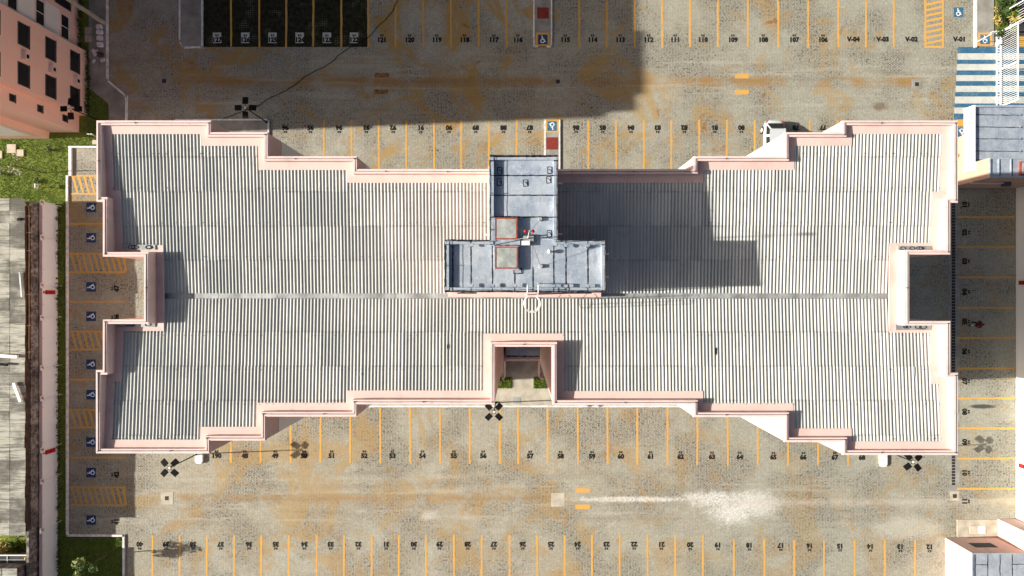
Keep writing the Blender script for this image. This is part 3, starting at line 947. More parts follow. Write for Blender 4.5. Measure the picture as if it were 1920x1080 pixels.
# drain spouts through the walls
for (x,y,s) in ((1046,344,1),(1046,439,1),(1136,476,1),(1136,519,1),(918,440,-1)):
    z = 25.2
    MB().tube((wx(x,26.4)-.05*s,wy(y,z),z),(wx(x,26.4)+.30*s,wy(y,z),z),.035).build('drain_spout', M['white'], tower)
cpts_ = []
tpo = offset(TPOLY, .07)
for i in range(len(tpo)):
    a, b = Vector(tpo[i]), Vector(tpo[(i+1) % len(tpo)]); k = max(1, int((b-a).length/.5))
    for t_ in range(k):
        q_ = a.lerp(b, t_/k); cpts_.append((q_.x+random.uniform(-.02,.02), q_.y+random.uniform(-.02,.02), ZK+.13))
MB().path(cpts_, .011, 5, closed=True).build('conductor_wire', M['black'], tower)
for p_ in cpts_[::3]: MB().tube((p_[0],p_[1],ZK),(p_[0],p_[1],ZK+.15),.02,n=6).build('wire_post', M['frame'], tower)
for (xa_,ya_,xb_,yb_) in ((850,548.6,889,548.6),(1010,549,1118,550)):
    z_ = 24.2; MB().tube((wx(xa_,26),T['y0']-.06,z_),(wx(xb_,26),T['y0']-.06,z_-.05),.035,n=7).build('wall_pipe', M['frame'], tower)
# ladder and safety cage on the south face of the tower
lad = MB()
lx = wx(998,26); yl = T['y0']-.14
for s in (-.24,.24):
    lad.path([(lx+s,yl,22.6),(lx+s,yl,26.9),(lx+s,yl+.10,27.15),(lx+s,yl+.42,27.15),(lx+s,yl+.5,26.5)], .022, 6)
for k in range(14): lad.tube((lx-.24,yl,22.8+k*.28),(lx+.24,yl,22.8+k*.28),.013,n=6)
lad.build('ladder', M['white'], tower)
cg = MB()
for k in range(5):
    z = 23.6+k*.65
    cg.path([(lx+.38*math.sin(a),yl-.42-.40*math.cos(a),z) for a in [R(-150+300*i/14) for i in range(15)]], .011, 5)
for a in (-100,-60,-20,20,60,100):
    a = R(a); cg.tube((lx+.38*math.sin(a),yl-.42-.40*math.cos(a),23.6),(lx+.38*math.sin(a),yl-.42-.40*math.cos(a),26.2),.009,n=5)
cg.build('safety_cage', M['alu'], tower)
# entrance canopy, fins and lawn beds in the south notch
zc = 3.2
en = MB().box(wx(948,zc),wy(674,zc),0,wx(1013,zc),wy(640,zc),zc-.15).build('entrance_block', M['pink'], bld)
MB().box(wx(950,zc),wy(671,zc),zc-.14,wx(1011,zc),wy(640,zc),zc-.05).build('entrance_roof', M['membrane'], en)
MB().box(wx(948,zc),wy(677,zc),zc-.5,wx(1013,zc),wy(672,zc),zc+.02).build('entrance_fascia', M['pink'], en)
seam([(950,668),(1011,668)], zc-.03, .05, en)
for (xa,xb) in ((941,947.5),(1010.5,1019)):
    z = 2.6
    MB().box(wx(xa,z),wy(712,z),0,wx(xb,z),wy(709,z),z).build('entrance_fin', M['pink'], en)
    MB().box(wx(xb if xa < 960 else xa,z)-(.10 if xa < 960 else 0),wy(712,z),0,wx(xb if xa < 960 else xa,z)+(0 if xa < 960 else .10),wy(677,z),z).build('entrance_fin', M['pink'], en)
for xa, xb, i in ((933,959,0),(1000,1024,1)):
    b_ = MB().box(wx(xa),wy(728),.05,wx(xb),wy(706),.16).build('lawn_patch', M['lawn'], sw)
MB().box(wx(962),wy(757),.05,wx(976),wy(744),.125).build('cover_plate', M['steel'], sw)
# ------------------------------------------------------------------ things on the roofs
mx, my = wx(990,26.2), wy(447,26.2)
ms = thing('antenna_mast', 'thin rooftop mast with two red warning lamps on the silver tower', 'mast', (mx,my,ZR))
MB().tube((mx,my,ZR),(mx,my,29.7),.03,.022).build('pole', M['alu'], ms)
MB().box(mx-.25,my-.16,ZR+.02,mx+.25,my+.1,ZR+.16).build('base_block', M['steel'], ms)
MB().tube((mx-.17,my,29.35),(mx+.17,my,29.35),.02,n=6).build('cross_arm', M['alu'], ms)
for s in (-.15,.15):
    MB().tube((mx+s,my,29.35),(mx+s,my,29.5),.05).ball((mx+s,my,29.55),.075).build('warning_lamp', M['red'], ms, True)
MB().box(mx-.30,my-.33,ZR+.02,mx+.08,my-.13,ZR+.24).build('control_box', M['alu'], ms)
for (gx_,gy_) in ((1013,411),(1014,499),(1101,463)):
    q = P(gx_,gy_,ZR+.05)
    MB().tube((mx,my,28.6),q,.008,n=4).build('guy_wire', M['frame'], ms)
    MB().tube((q.x,q.y,ZR),(q.x,q.y,ZR+.16),.10,.08).build('anchor', M['steel'], ms)
q = P(1030,472,ZR)
o = MB().tube((q.x,q.y,ZR),(q.x,q.y,ZR+.16),.035).ball((q.x,q.y,ZR+.22),.10).build('roof_vent', M['alu'], None, True)
tag(o, 'small round white vent standing on the silver tower roof', 'vent')
q = P(955,455,ZK)
mb = MB().tube(P(925,459,ZK+.05),P(984,446,ZK+.12),.018)
tag(mb.build('loose_pole', M['steel']), 'pale pole lying between the two red framed hatches and mast', 'pole')
q = P(0,0)
for (x0_,y0_,x1_,y1_,lab,mt) in ((839,646,839,654,'small dark scrap on the corrugated roof south west of tower','black'),
                             (1342,652,1342,665,'dark thin strip lying on the sheets right of entrance notch','black'),
                             (1714,688,1715,706,'grey offcut lying near the south east roof end','steel'),
                             (676,700,677,704,'pale scrap on the south west roof slope','white')):
    z = zr(wy(y0_,22.4))+.05
    a, b = P(x0_,y0_,z), P(x1_,y1_,z)
    tag(MB().obox((a+b)/2,(b-a),Vector((b-a).cross(Vector((0,0,1)))),(0,0,1),(b-a).length/2,.026,.02).build('roof_scrap', M[mt]), lab, 'scrap')

# ------------------------------------------------------------------ the neighbouring block, north west
nb = thing('apartment_building', 'peach apartment block at the top left with rows of dark windows', 'building', (-45, 20, 0))
XA, XB, XC = wx(163), wx(148), wx(92)
NP = [(-64,13.5),(XC,13.5),(XC,14.05),(XB,14.05),(XB,15.5),(XA,15.5),(XA,21.1),(XB,21.1),(XB,27.3),(XA,27.3),(XA,33),(-64,33)]
HN = 23.87
NBW = []
for i in range(len(NP)):
    a, b = NP[i], NP[(i+1) % len(NP)]
    e = Vector((b[0]-a[0], b[1]-a[1])).normalized(); nv = Vector((-e.y, e.x))*.2
    o = MB().add([(a[0],a[1],-.05),(b[0],b[1],-.05),(b[0],b[1],HN),(a[0],a[1],HN)],[(0,1,2,3)]).build('wall', M['peach'], nb)
    NBW.append(o)
MB().flat(NP, HN-.3).build('roof', M['concrete'], nb)
def nwin(wall, xw, ya, yb, z0, z1, fr='frame', deep=.10):
    """dark window set in a frame on an east facing wall"""
    f = MB()
    t = .06
    for (p,q,r,s_) in ((ya,yb,z0,z0+t),(ya,yb,z1-t,z1),(ya,ya+t,z0+t,z1-t),(yb-t,yb,z0+t,z1-t),((ya+yb)/2-.025,(ya+yb)/2+.025,z0+t,z1-t) if fr == 'alu' else (0,0,0,0)):
        if q-p < .04: continue
        f.box(xw-.02,p,r,xw+.030,q,s_)
    w = f.build('window', M[fr], nb)
    MB().box(xw-.02,ya+t,z0+t,xw+.012,yb-t,z1-t).build('pane', M['glass'], w)
    MB().box(xw,ya-.03,z0-.06,xw+.07,yb+.03,z0-.003).build('sill', M[fr], w)
    return w
for k in range(8):
    zb = 1.0+2.77*k
    if zb+1.1 > HN: break
    nwin(nb, XA, 18.77, 20.5, zb, zb+1.08); nwin(nb, XA, 15.75, 17.48, zb, zb+1.08)
    nwin(nb, XB, 14.5, 15.08, zb+.47, zb+1.0)
    # boxed air conditioner shelf
    b_ = MB().box(XA,17.75,zb+.25,XA+.32,18.35,zb+.72).build('air_conditioner_box', M['copingpink'], nb)
    MB().box(XA+.315,17.88,zb+.36,XA+.33,18.16,zb+.62).build('vent_opening', M['black'], b_)
    # recessed bay: white panel and a wide dark opening
    if k < 8:
        MB().box(XB,21.12,zb+.25+1.1,XB+.05,23.7,zb+2.77+.20).build('white_panel', M['whitewall'], nb)
        nwin(nb, XB, 21.5, 23.5, zb+.25, zb+1.2, 'alu')
        nwin(nb, XB, 24.1, 26.9, zb+.1, zb+1.9, 'frame')
MB().box(-58,13.47,1.1,XC-.75,13.5,HN-1.2).build('white_panel', M['whitewall'], nb)

# ------------------------------------------------------------------ west: boundary wall, sheds
xw = wx(108)
zw = 1.84
wwall = thing('boundary_wall', 'long pinkish white boundary wall along the left edge beside old shed', 'wall', (xw-.1, wy(740), 0))
yy = wy(383)
while yy > wy(1260):
    ye = yy-4.6
    MB().box(xw-.16, ye+.004, -.05, xw, yy-.004, zw-.06).build('wall_panel', M['boundary'], wwall)
    yy = ye
MB().box(xw-.21, wy(1260), zw-.06, xw+.025, wy(383)+.03, zw).build('coping', M['copingpink'], wwall)
for k, y in enumerate((412,440,507,570,632,757,820,947,1010)):
    MB().tube((xw+.02,wy(y),zw-.25),(xw+.10,wy(y),zw+.12),.008,n=4).build('wire_hook', M['frame'], wwall)

ze = 3.38
xe = wx(47, ze)
yN, yS = wy(380,ze), wy(1004,ze)
sh = thing('shed', 'long old shed with weathered grey corrugated roof behind left boundary wall', 'shed', (xe-3, (yN+yS)/2, 0))
MB().box(xe-9, yS+.15, 0, xe-.10, yN-.15, 2.62).build('wall', M['stained'], sh)
MB().box(xe-8.9, yS+.25, 2.60, xe-.22, yN-.25, 3.28).build('fascia', M['brown'], sh)
MB().path([(xe-.10,wy(y,2.9),2.86+.02*math.sin(y)) for y in range(385,680,12)], .055, 8).build('pipe', M['pipe'], sh, True)
for y in (405,436,470,552,610,660): MB().box(xe-.26,wy(y,2.9)-.03,2.80,xe+.0,wy(y,2.9)+.03,2.93).build('pipe_bracket', M['alu'], sh)
sroof = MB().flat([(xe-9,yS+.1),(xe-.15,yS+.1),(xe-.15,yN-.1),(xe-9,yN-.1)], ze-.09).build('roof', M['brown'], sh)
def old_geo(L, w, rise, seed):
    mb = MB(); k = int(round(w/.146*5)); vs = []
    for xx, lift in ((0.0,.015),(-L-.08,0.0)):
        for i in range(k+1):
            y = w*i/k
            vs.append((xx, y, .021*math.cos(2*math.pi*y/.146)+lift-xx*rise))
    m_ = k+1; fs = [(i, i+1, m_+i+1, m_+i)[::-1] for i in range(k)]
    b = len(vs); e = [v for v in vs[:m_]]; vs += [(v[0],v[1],v[2]-.012) for v in e] + e
    fs += [(b+i,b+i+1,b+m_+i+1,b+m_+i)[::-1] for i in range(k)]
    return mb.add(vs, fs)
OS = old_geo(1.3, 1.022, .012, 1).mesh('roof_sheet', M['oldsheet'], smooth=True)
y = yS; col_ = 0
while y < yN-.3:
    for r_ in range(5):
        inst('roof_sheet', OS, sroof, (xe-1.25*r_+(.06*random.uniform(-1,1) if r_ == 0 else 0), y, ze+.012*1.25*r_+random.uniform(0,.012)))
    y += 1.022
ow = thing('concrete_wall', 'stained dark concrete wall rising behind the pinkish white left wall', 'wall', (xw-.5, wy(740), 0))
yy = wy(386)
while yy > wy(1250):
    ye = yy-3.1
    MB().box(xw-.62,ye+.003,-.05,xw-.42,yy-.003,2.70+random.uniform(-.02,.02)).build('wall_panel', M['stained'], ow)
    yy = ye
# tube and pieces lying on the shed roof
def lying(name, x0,y0,x1,y1,z,r,mat,label,cat):
    a, b = P(x0,y0,z), P(x1,y1,z)
    d = (b-a); o = MB().obox((a+b)/2, d, d.cross(Vector((0,0,1))), (0,0,1), d.length/2, r, r*.7).build(name, M[mat])
    return tag(o, label, cat)
lying('gutter_piece', 26,718,39,753,ze+.2,.11,'white','white gutter length lying askew on the weathered shed roof','gutter')
lying('roof_strip', 37,510,41,557,ze+.16,.06,'steel','thin grey strip lying along the shed roof edge','strip')
lying('roof_board', 0,667,33,669,ze+.3,.13,'kerb','pale board laid across the shed roof','board')
lying('roof_bracket', 0,683,14,684,ze+.3,.10,'black','dark scrap beside the pale board on shed roof','scrap')
q = P(36,411,ze+.1)
tag(MB().obox(q,(1,.1,.2),(0,1,0),(-.2,0,1),.18,.11,.05).build('roof_cowl', M['black']), 'black tilted cowl near the top of the shed roof', 'cowl')
# second shed and a frame at the very bottom left
z2 = 3.6
s2 = thing('shed', 'pale corrugated roof corner in the bottom left corner', 'shed', (wx(10,z2), wy(1090,z2), 0))
MB().box(wx(32,z2)-7,wy(1240,z2),0,wx(32,z2)-.15,wy(1068,z2),z2-.08).build('wall', M['stained'], s2)
r2 = MB().box(wx(32,z2)-7,wy(1240,z2),z2-.08,wx(32,z2)-.05,wy(1066,z2),z2-.05).build('roof', M['brown'], s2)
y = wy(1066,z2)-1.0
for k in range(6):
    for r_ in range(4): inst('roof_sheet', OS, r2, (wx(32,z2)-1.25*r_, y-1.0*k, z2+.015*r_+random.uniform(0,.01)))
z3 = 2.4
fr = thing('yard_frame', 'grey flat roof in a white frame below the shrubs at left edge', 'canopy', (wx(30,z3), wy(1052,z3), 0))
MB().box(wx(-80,z3),wy(1064,z3),z3-.1,wx(55,z3),wy(1042,z3),z3-.02).build('deck', M['asphalt'], fr)
MB().box(wx(-80,z3),wy(1042,z3),z3-.12,wx(57,z3),wy(1040,z3),z3+.03).build('edge_beam', M['alu'], fr)
MB().box(wx(56,z3),wy(1052,z3),z3-.12,wx(58,z3),wy(1003,z3),z3+.03).build('edge_beam', M['alu'], fr)
MB().box(wx(-80,z3),wy(1050,z3),z3-.02,wx(55,z3),wy(1049,z3),z3+.02).build('cross_rail', M['steel'], fr)
MB().box(wx(13,z3),wy(1064,z3),z3-.02,wx(15,z3),wy(1043,z3),z3+.03).build('cross_rail', M['steel'], fr)
MB().ball(P(49,1047,z3+.1),.14).build('float_ball', M['yellow'], fr, True)
for (x_,y_) in ((-70,1045),(50,1045),(50,1062)): MB().tube(P(x_,y_,z3)-Vector((0,0,z3)),P(x_,y_,z3-.1),.05).build('post', M['steel'], fr)

# sign posts of the accessible bays
def sign_post(base, zt, label, group, w=.46, h=.50, name='sign_post'):
    t = thing(name, label, 'sign', (base.x, base.y, 0), group)
    MB().tube((base.x,base.y,-.05),(base.x,base.y,zt),.025,n=8).build('pole', M['white'], t)
    p = MB().box(base.x+.02,base.y-w/2,zt-h,base.x+.04,base.y+w/2,zt+.02).build('plate', M['white'], t)
    mb = MB(); cy, cz, r = base.y+.06, zt-.14, .105
    for k in range(16):
        a, b = 2*math.pi*k/16, 2*math.pi*(k+1)/16
        mb.add([(base.x+.044,cy+(r-.03)*math.cos(a),cz+(r-.03)*math.sin(a)),(base.x+.044,cy+r*math.cos(a),cz+r*math.sin(a)),
                (base.x+.044,cy+r*math.cos(b),cz+r*math.sin(b)),(base.x+.044,cy+(r-.03)*math.cos(b),cz+(r-.03)*math.sin(b))],[(0,1,2,3)])
    mb.build('red_ring', M['red'], p)
    m2 = MB().box(base.x+.041,cy-.03,cz-.06,base.x+.045,cy+.03,cz+.06)
    for k in range(3): m2.box(base.x+.041,base.y-.15,zt-.34+k*.04,base.x+.045,base.y+.13,zt-.325+k*.04)
    m2.build('print', M['inkpaint'], p)
    return t
SIGN_L = ['sign post at the top end of the white wall beside lawn','second sign post from the lawn end of the left wall','third sign post from the lawn end of the left wall, above red box',
 'fourth sign post from the lawn end of the left wall','fifth sign post from the lawn end of the left wall','sixth sign post from the lawn end of the left wall',
 'seventh sign post along the left wall beside the lower red box','eighth sign post along the left wall below the lower red box','lowest sign post on the left wall beside bay 41']
for y, lab in zip((387,450,536,594,684,739,832,888,976), SIGN_L):
    sign_post(P(115,y), 2.45, lab, 'accessible bay signs along the left wall')
# fire hose cabinets
def hose(xf, y, s, label):
    t = thing('hose_cabinet', label, 'fire cabinet', (xf, y, .4), 'red fire cabinets on the boundary walls')
    b_ = MB().box(xf,y-.17,.42,xf+.12*s,y+.17,1.45).build('cabinet', M['red'], t)
    MB().box(xf+.12*s,y-.05,.9,xf+.14*s,y+.05,1.0).build('handle', M['black'], b_)
    MB().box(xf,y-.10,1.52,xf+.02*s,y+.10,1.68).build('sign_plate', M['red'], t)
hose(xw, wy(548,1), 1, 'red fire cabinet on left wall beside the middle accessible bays')
hose(xw, wy(846,1), 1, 'red fire cabinet on left wall level with lower roof corner')

# ------------------------------------------------------------------ east: wall, gatehouse, gate, service buildings
xe2 = wx(1905)
ew = thing('boundary_wall', 'white boundary wall along the right edge behind bays 01 to 11', 'wall', (xe2+.1, wy(650), 0))
yy = wy(343)
while yy > wy(972)+.1:
    ye = max(yy-4.2, wy(972))
    MB().box(xe2, ye+.004, -.05, xe2+.18, yy-.004, 2.5).build('wall_panel', M['whitewall'], ew)
    yy = ye
MB().box(xe2-.03, wy(972), 2.5, xe2+.21, wy(343), 2.56).build('coping', M['copingpink'], ew)
hose(xe2, wy(530,.9), -1, 'red fire cabinet on right wall above bay 04')
hose(xe2, wy(875,.9), -1, 'red fire cabinet on right wall beside bay 10')

# gatehouse: pink annex, lower wall and a canopy with silver roof
za = 5.0
xg = wx(1855, za)
gh = thing('gatehouse', 'pink gatehouse with silver membrane roofs and white canopy edge at right', 'building', (xg+4, 12, 0))
yA0, yA1 = wy(333,za), wy(296,za)
MB().box(xg,yA0,0,xg+9,yA1,za-.06).build('annex_wall', M['gatepink'], gh)
ar = MB().box(xg+.10,yA0+.1,za-.06,xg+8.9,yA1-.1,za-.05).build('annex_roof', M['membrane'], gh)
MB().box(xg,yA0,za-.055,xg+9,yA0+.1,za+.05).box(xg,yA1-.1,za-.055,xg+9,yA1,za+.05).box(xg,yA0+.1,za-.055,xg+.1,yA1-.1,za+.05).build('annex_rim', M['membrane'], gh)
for x in (1872,1895): MB().box(wx(x,za),yA0+.1,za-.05,wx(x+2,za),yA1-.1,za+.02).build('lap_rib', M['membrane'], ar); seam([(x+3,299),(x+3,331)], za-.03, .03, ar)
MB().box(wx(1911,za),yA0+.2,za-.05,wx(1960,za),yA1-.3,za+.12).build('hatch_frame', M['darkred'], ar)
MB().box(wx(1914,za),yA0+.28,za+.11,wx(1957,za),yA1-.38,za+.135).build('hatch_cover', M['hatch'], ar)
MB().box(xg+.001,yA1,0,xg+9,wy(257,1.5),2.38).build('lower_wall', M['gatepink'], gh)
zc2 = 3.5
xc = wx(1825, zc2)
yC0, yC1 = wy(319,zc2), wy(197,zc2)
cn = MB().box(xc+.17,yA1+.003,2.41,xc+9,yC1-.14,zc2-.26).build('canopy', M['whitewall'], gh)
MB().box(xc,yC0,2.4,xc+.18,yC1,zc2).build('canopy_fascia', M['whitewall'], gh)
MB().box(xc+.18,yC1-.15,zc2-.25,xc+9,yC1,zc2).build('canopy_fascia', M['membrane'], gh)
cr = MB().box(xc+.18,yA1+.003,zc2-.25,xc+9,yC1-.15,zc2-.24).build('canopy_roof', M['membrane'], gh)
prev = 203
for y in (215,238,260,283,300):
    seam([(1828,y),(1916,y+1)], zc2-.22, .028, cr)
    MB().ball(P(1913,y,zc2-.15),.06).build('anchor', M['steel'], cr)
MB().box(xg-.12,wy(298,3),2.9-.2,xg,wy(306,3),3.05).build('floodlight', M['frame'], gh)
MB().tube((xg-.12,wy(292,1.4),1.5),(xg-.0,wy(292,1.4),1.5),.16,n=14).build('alarm_bell', M['pipe'], gh)
MB().tube((xg-.2,wy(311,1.2),1.2),(xg,wy(311,1.2),1.2),.13,n=14).build('alarm_bell', M['red'], gh)
MB().tube((xg-.10,yA0-.1,3.1),(xg+2.6,yA0-.1,3.1),.06).build('pipe', M['copingpink'], gh)
MB().box(xg+2.6,yA0-.35,2.8,xg+3.2,yA0,3.15).build('floodlight', M['frame'], gh)

# white sliding gate of upright bars
xG = wx(1875)
gt = thing('sliding_gate', 'white barred gate beside the blue and white pedestrian crossing', 'gate', (xG, wy(120), 0))
gy0, gy1 = wy(200), wy(62)
BAR = MB().box(-.013,-.013,.1,.013,.013,2.0).mesh('bar', M['white'])
for k in range(int((gy1-gy0)/.17)): inst('bar', BAR, gt, (xG, gy0+.08+k*.17, 0))
for z in (.08, 1.98): MB().box(xG-.04,gy0,z-.04,xG+.04,gy1,z+.04).build('rail', M['white'], gt)
for y in (gy0, (gy0+gy1)/2, gy1): MB().box(xG-.05,y-.05,0,xG+.05,y+.05,2.05).build('post', M['white'], gt)
MB().box(wx(1867.5),gy0,.0,wx(1869.5),gy1,.06).build('floor_rail', M['white'], gt)
for k in range(int((gy1-gy0)/.25)): MB().box(wx(1869.6),gy0+k*.25,.0,wx(1873),gy0+k*.25+.1,.05).build('rack_tooth', M['white'], gt)
MB().box(wx(1866),wy(86),0,wx(1871),wy(78),.5).build('motor_box', M['white'], gt)
fn = thing('street_fence', 'white barred fence above the gate at top right corner', 'fence', (wx(1890), wy(0), 0))
xF = wx(1893)
for k in range(16): inst('bar', BAR, fn, (xF, wy(55)+.05+k*.22, 0))
for z in (.1,1.97): MB().box(xF-.04,wy(55),z-.04,xF+.04,wy(-60),z+.04).build('rail', M['white'], fn)
for (x,y) in ((1873,61),(1884,12),(1876,26)):
    q = P(x,y); MB().tube((q.x,q.y,0),(q.x,q.y,3.2),.05).build('post', M['white'], fn)
# sign post at the crossing, edge-on, and others
q = P(1829,80)
t = thing('sign_post', 'thin white sign post leaning over the ramp by the crossing', 'sign', (q.x,q.y,0))
MB().tube((q.x,q.y,0),(q.x,q.y,2.45),.03).build('pole', M['white'], t)
MB().box(q.x-.25,q.y-.02,2.0,q.x+.25,q.y+.02,2.4).build('plate', M['white'], t)
# service building bottom right
zs2 = 3.25
sbx, sby = wx(1772), wy(1008)
sb = thing('service_building', 'pink service building with silver roof and grille at bottom right', 'building', (sbx+4, sby-3, 0))
MB().box(sbx,sby-8,0,sbx+9,sby,zs2-.05).build('wall', M['pink'], sb)
rf = MB().box(sbx+.12,sby-7.9,zs2-.05,sbx+8.9,sby-.1,zs2-.04).build('roof', M['membrane'], sb)
MB().box(sbx,sby-8,zs2-.05,sbx+.1,sby,zs2+.04).box(sbx+.1,sby-.1,zs2-.05,sbx+9,sby,zs2+.04).build('roof_rim', M['membrane'], sb)
for x in (1829,1852,1875,1898): seam([(x,1039),(x,1120)], zs2-.03, .03, rf)
seam([(1830,1059),(1852,1059)], zs2-.03, .03, rf); seam([(1898,1058),(1920,1058)], zs2-.03, .03, rf)
gl = MB()
for k in range(9): gl.box(wx(1826,1.9),sby,1.25+k*.10,wx(1868,1.9),sby+.03,1.29+k*.10)
for k in range(12): gl.box(wx(1826,1.9)+k*.165,sby,1.2,wx(1826,1.9)+k*.165+.04,sby+.025,2.15)
gl.build('vent_grille', M['frame'], sb)
sb2 = thing('service_building', 'tall pink wall block behind the concrete pad at right edge', 'building', (wx(1870)+3, wy(990), 0))
MB().box(wx(1870),wy(1007.5),0,wx(1870)+9,wy(972.5),4.2).build('wall', M['pink'], sb2)
MB().box(wx(1870)-.03,wy(1007.5),4.2,wx(1870)+9,wy(972.5)+.03,4.28).build('coping', M['copingpink'], sb2)
for i_, x in enumerate((1824,1839)):
    tag(MB().box(wx(x-7),wy(1000),.055,wx(x+7),wy(986),.11).build('inspection_cover', M['kerb'] if i_ else M['slab']), ('pale square cover on the concrete pad, nearer the wall' if i_ else 'tan square cover on the concrete pad, left of pale one'), 'cover')

# ------------------------------------------------------------------ drains
DR = [(308,152,10,'square drain in the shaded aisle left of the cable'),(1046,153,9,'square drain in the shaded aisle below the red paved island'),
      (1719,158,9,'square drain at the right end of the rusty channel line'),(313,934,11,'pale square drain below the left lamp post'),
      (1046,937,12,'white splashed drain at the start of the lime trail'),(1790,930,8,'small grate at the end of the right drain strip')]
for x,y,s,lab in DR:
    q = P(x,y)
    t = thing('drain', lab, 'drain', (q.x,q.y,0))
    k = s/21.49
    b_ = MB().prism([(q.x+k*math.cos(a)*1.5,q.y+k*math.sin(a)*1.5) for a in [R(45+90*i) for i in range(4)]], -.04, .016).build('frame', M['pad'] if y > 900 else M['concrete'], t)
    MB().box(q.x-.17,q.y-.17,.012,q.x+.17,q.y+.17,.022).build('grate', M['rust'] if x != 1046 or y < 900 else M['pad'], t)

# ------------------------------------------------------------------ lamp posts
def lamp(px, py, zt, a0, label):
    # px,py: where the head shows in the photograph
    q = P(px, py, zt); q.z = 0
    t = thing('lamp_post', label, 'lamp post', (q.x,q.y,0), 'four headed floodlight posts')
    MB().tube((q.x,q.y,0),(q.x,q.y,zt),.055,.04).build('pole', M['black'], t)
    MB().tube((q.x,q.y,.0),(q.x,q.y,.25),.11,.09).build('base', M['black'], t)
    MB().box(q.x-.07,q.y-.07,zt-.02,q.x+.07,q.y+.07,zt+.06).build('hub', M['alu'], t)
    for k in range(4):
        a = R(a0+90*k); d = Vector((math.cos(a), math.sin(a), 0)); s = Vector((-d.y, d.x, 0))
        c = Vector((q.x,q.y,zt))
        h = MB().tube(c, c+d*.40, .022, n=6).build('arm', M['black'], t)
        up = (Vector((0,0,1))*.93 + d*.0).normalized()
        dn = (d*.98 - Vector((0,0,1))*.14).normalized()
        MB().obox(c+d*.58, dn, s, dn.cross(s), .27, .21, .05).build('floodlight', M['black'], t)
LZ = 4.4
lamp(318,877,LZ,45,'floodlight post left of bay 190 below the left roof corner')
lamp(926,772,LZ,45,'floodlight post at the kerb beside the entrance notch')
lamp(1712,866,LZ,40,'floodlight post under the lower right roof corner')
lamp(460,202,LZ,0,'floodlight post in the shaded aisle above the left roof')
lamp(133,204,LZ,0,'floodlight post in front of the peach block windows')
# utility pole, top left
q = P(197,44)
t = thing('utility_pole', 'thick concrete pole rising past the peach block at top left', 'pole', (q.x,q.y,0))
MB().tube((q.x,q.y,0),(q.x,q.y,9.5),.19,.14,n=10).build('shaft', M['pad'], t)
MB().box(q.x-.06,q.y-.9,9.0,q.x+.06,q.y+.9,9.12).build('cross_arm', M['pad'], t)
# black cable across the aisle
cpts = [(756,-30),(745,0),(737,20),(722,38),(706,52),(693,68),(686,73),(660,87),(634,104),(626,114),(610,124),(586,136),(570,145),(553,160),(536,170),(505,184),(484,199),(456,209),(430,219),(405,228)]
cp = []
for a, b in zip(cpts, cpts[1:]):
    for t_ in (0,.33,.66):
        p = P(a[0]+(b[0]-a[0])*t_+random.uniform(-.5,.5), a[1]+(b[1]-a[1])*t_+random.uniform(-.5,.5)); p.z = .045; cp.append(p)
tag(MB().path(cp, .024, 6).build('cable', M['black'], None, True), 'long black cable snaking across the shaded aisle', 'cable')

# ------------------------------------------------------------------ small things, north west path and lawn
def blob(name, px, py, sx, sy, h, mat, label, cat, group=None, rz=0, z0=.11):
    q = P(px,py); me = bpy.data.meshes.new(name); bm = bmesh.new()
    bmesh.ops.create_cube(bm, size=1)
    bmesh.ops.subdivide_edges(bm, edges=bm.edges[:], cuts=2, use_grid_fill=True)
    for v in bm.verts:
        r = v.co.length
        k = 1-.28*max(0, r-.5)
        v.co = Vector((v.co.x*sx*k*random.uniform(.9,1.08), v.co.y*sy*k*random.uniform(.9,1.08), (v.co.z*k+.5)*h*random.uniform(.92,1.05)))
    bm.to_mesh(me); bm.free(); me.materials.append(M[mat])
    o = bpy.data.objects.new(name, me); o.location = (q.x,q.y,z0); o.rotation_euler.z = rz; COL.objects.link(o)
    return tag(o, label, cat, group)
sl = ['white sack nearest the pole on the left path','white torn sack, second from the pole','white sack, third from the pole','white sack, fourth from the pole above rubbish heap']
for (y,lab) in zip((53,63,74,86), sl): blob('sack', 190.5+random.uniform(-1,1), y, [.42,.46,.44,.50][int(y)%4], .40, .30, 'sack', lab, 'sack', 'white sacks on the path', random.uniform(-.2,.2))
blob('brown_bag', 192, 104, .42, .38, .25, 'cardboard', 'brown rubbish bag in the heap beside the white kerb', 'bag')
for (x,y,w,h,rz,lab) in ((179,100,.28,.6,.5,'white panel leaning at left of the rubbish heap'),(195,114,.42,.3,.2,'white panel at lower right of the rubbish heap'),
                     (178,116,.25,.35,-.5,'white panel at lower left of the rubbish heap'),(183,97,.35,.18,.1,'white strip on top of the rubbish heap')):
    q = P(x,y); tag(MB().obox((q.x,q.y,.19),(math.cos(rz),math.sin(rz),.2),(-math.sin(rz),math.cos(rz),0),Vector((math.cos(rz),math.sin(rz),.2)).cross(Vector((-math.sin(rz),math.cos(rz),0))),w/2,h/2,.03).build('panel_offcut', M['sack']), lab, 'rubbish')
for (y,lab) in ((58.5,'upper concrete slab beside the white sacks'),(73,'lower concrete slab beside the white sacks')):
    q = P(167.5,y); tag(MB().box(q.x-.30,q.y-.30,.0,q.x+.30,q.y+.30,.16).build('cover_slab', M['pad']), lab, 'slab')
for (x,y,s,lab) in ((22.5,279,16.5,'largest square slab in the lawn'),(39,287,12.5,'smaller square slab right of the largest in the lawn'),(-2,290,14,'square slab cut by the left edge of the photo in the lawn'),(178,267,8,'small square slab at lawn edge beside roof corner')):
    q = P(x,y); k = s/43.; tag(MB().box(q.x-k,q.y-k,-.05,q.x+k,q.y+k,.09).build('stepping_slab', M['slab']), lab, 'slab', 'square slabs in the lawn')
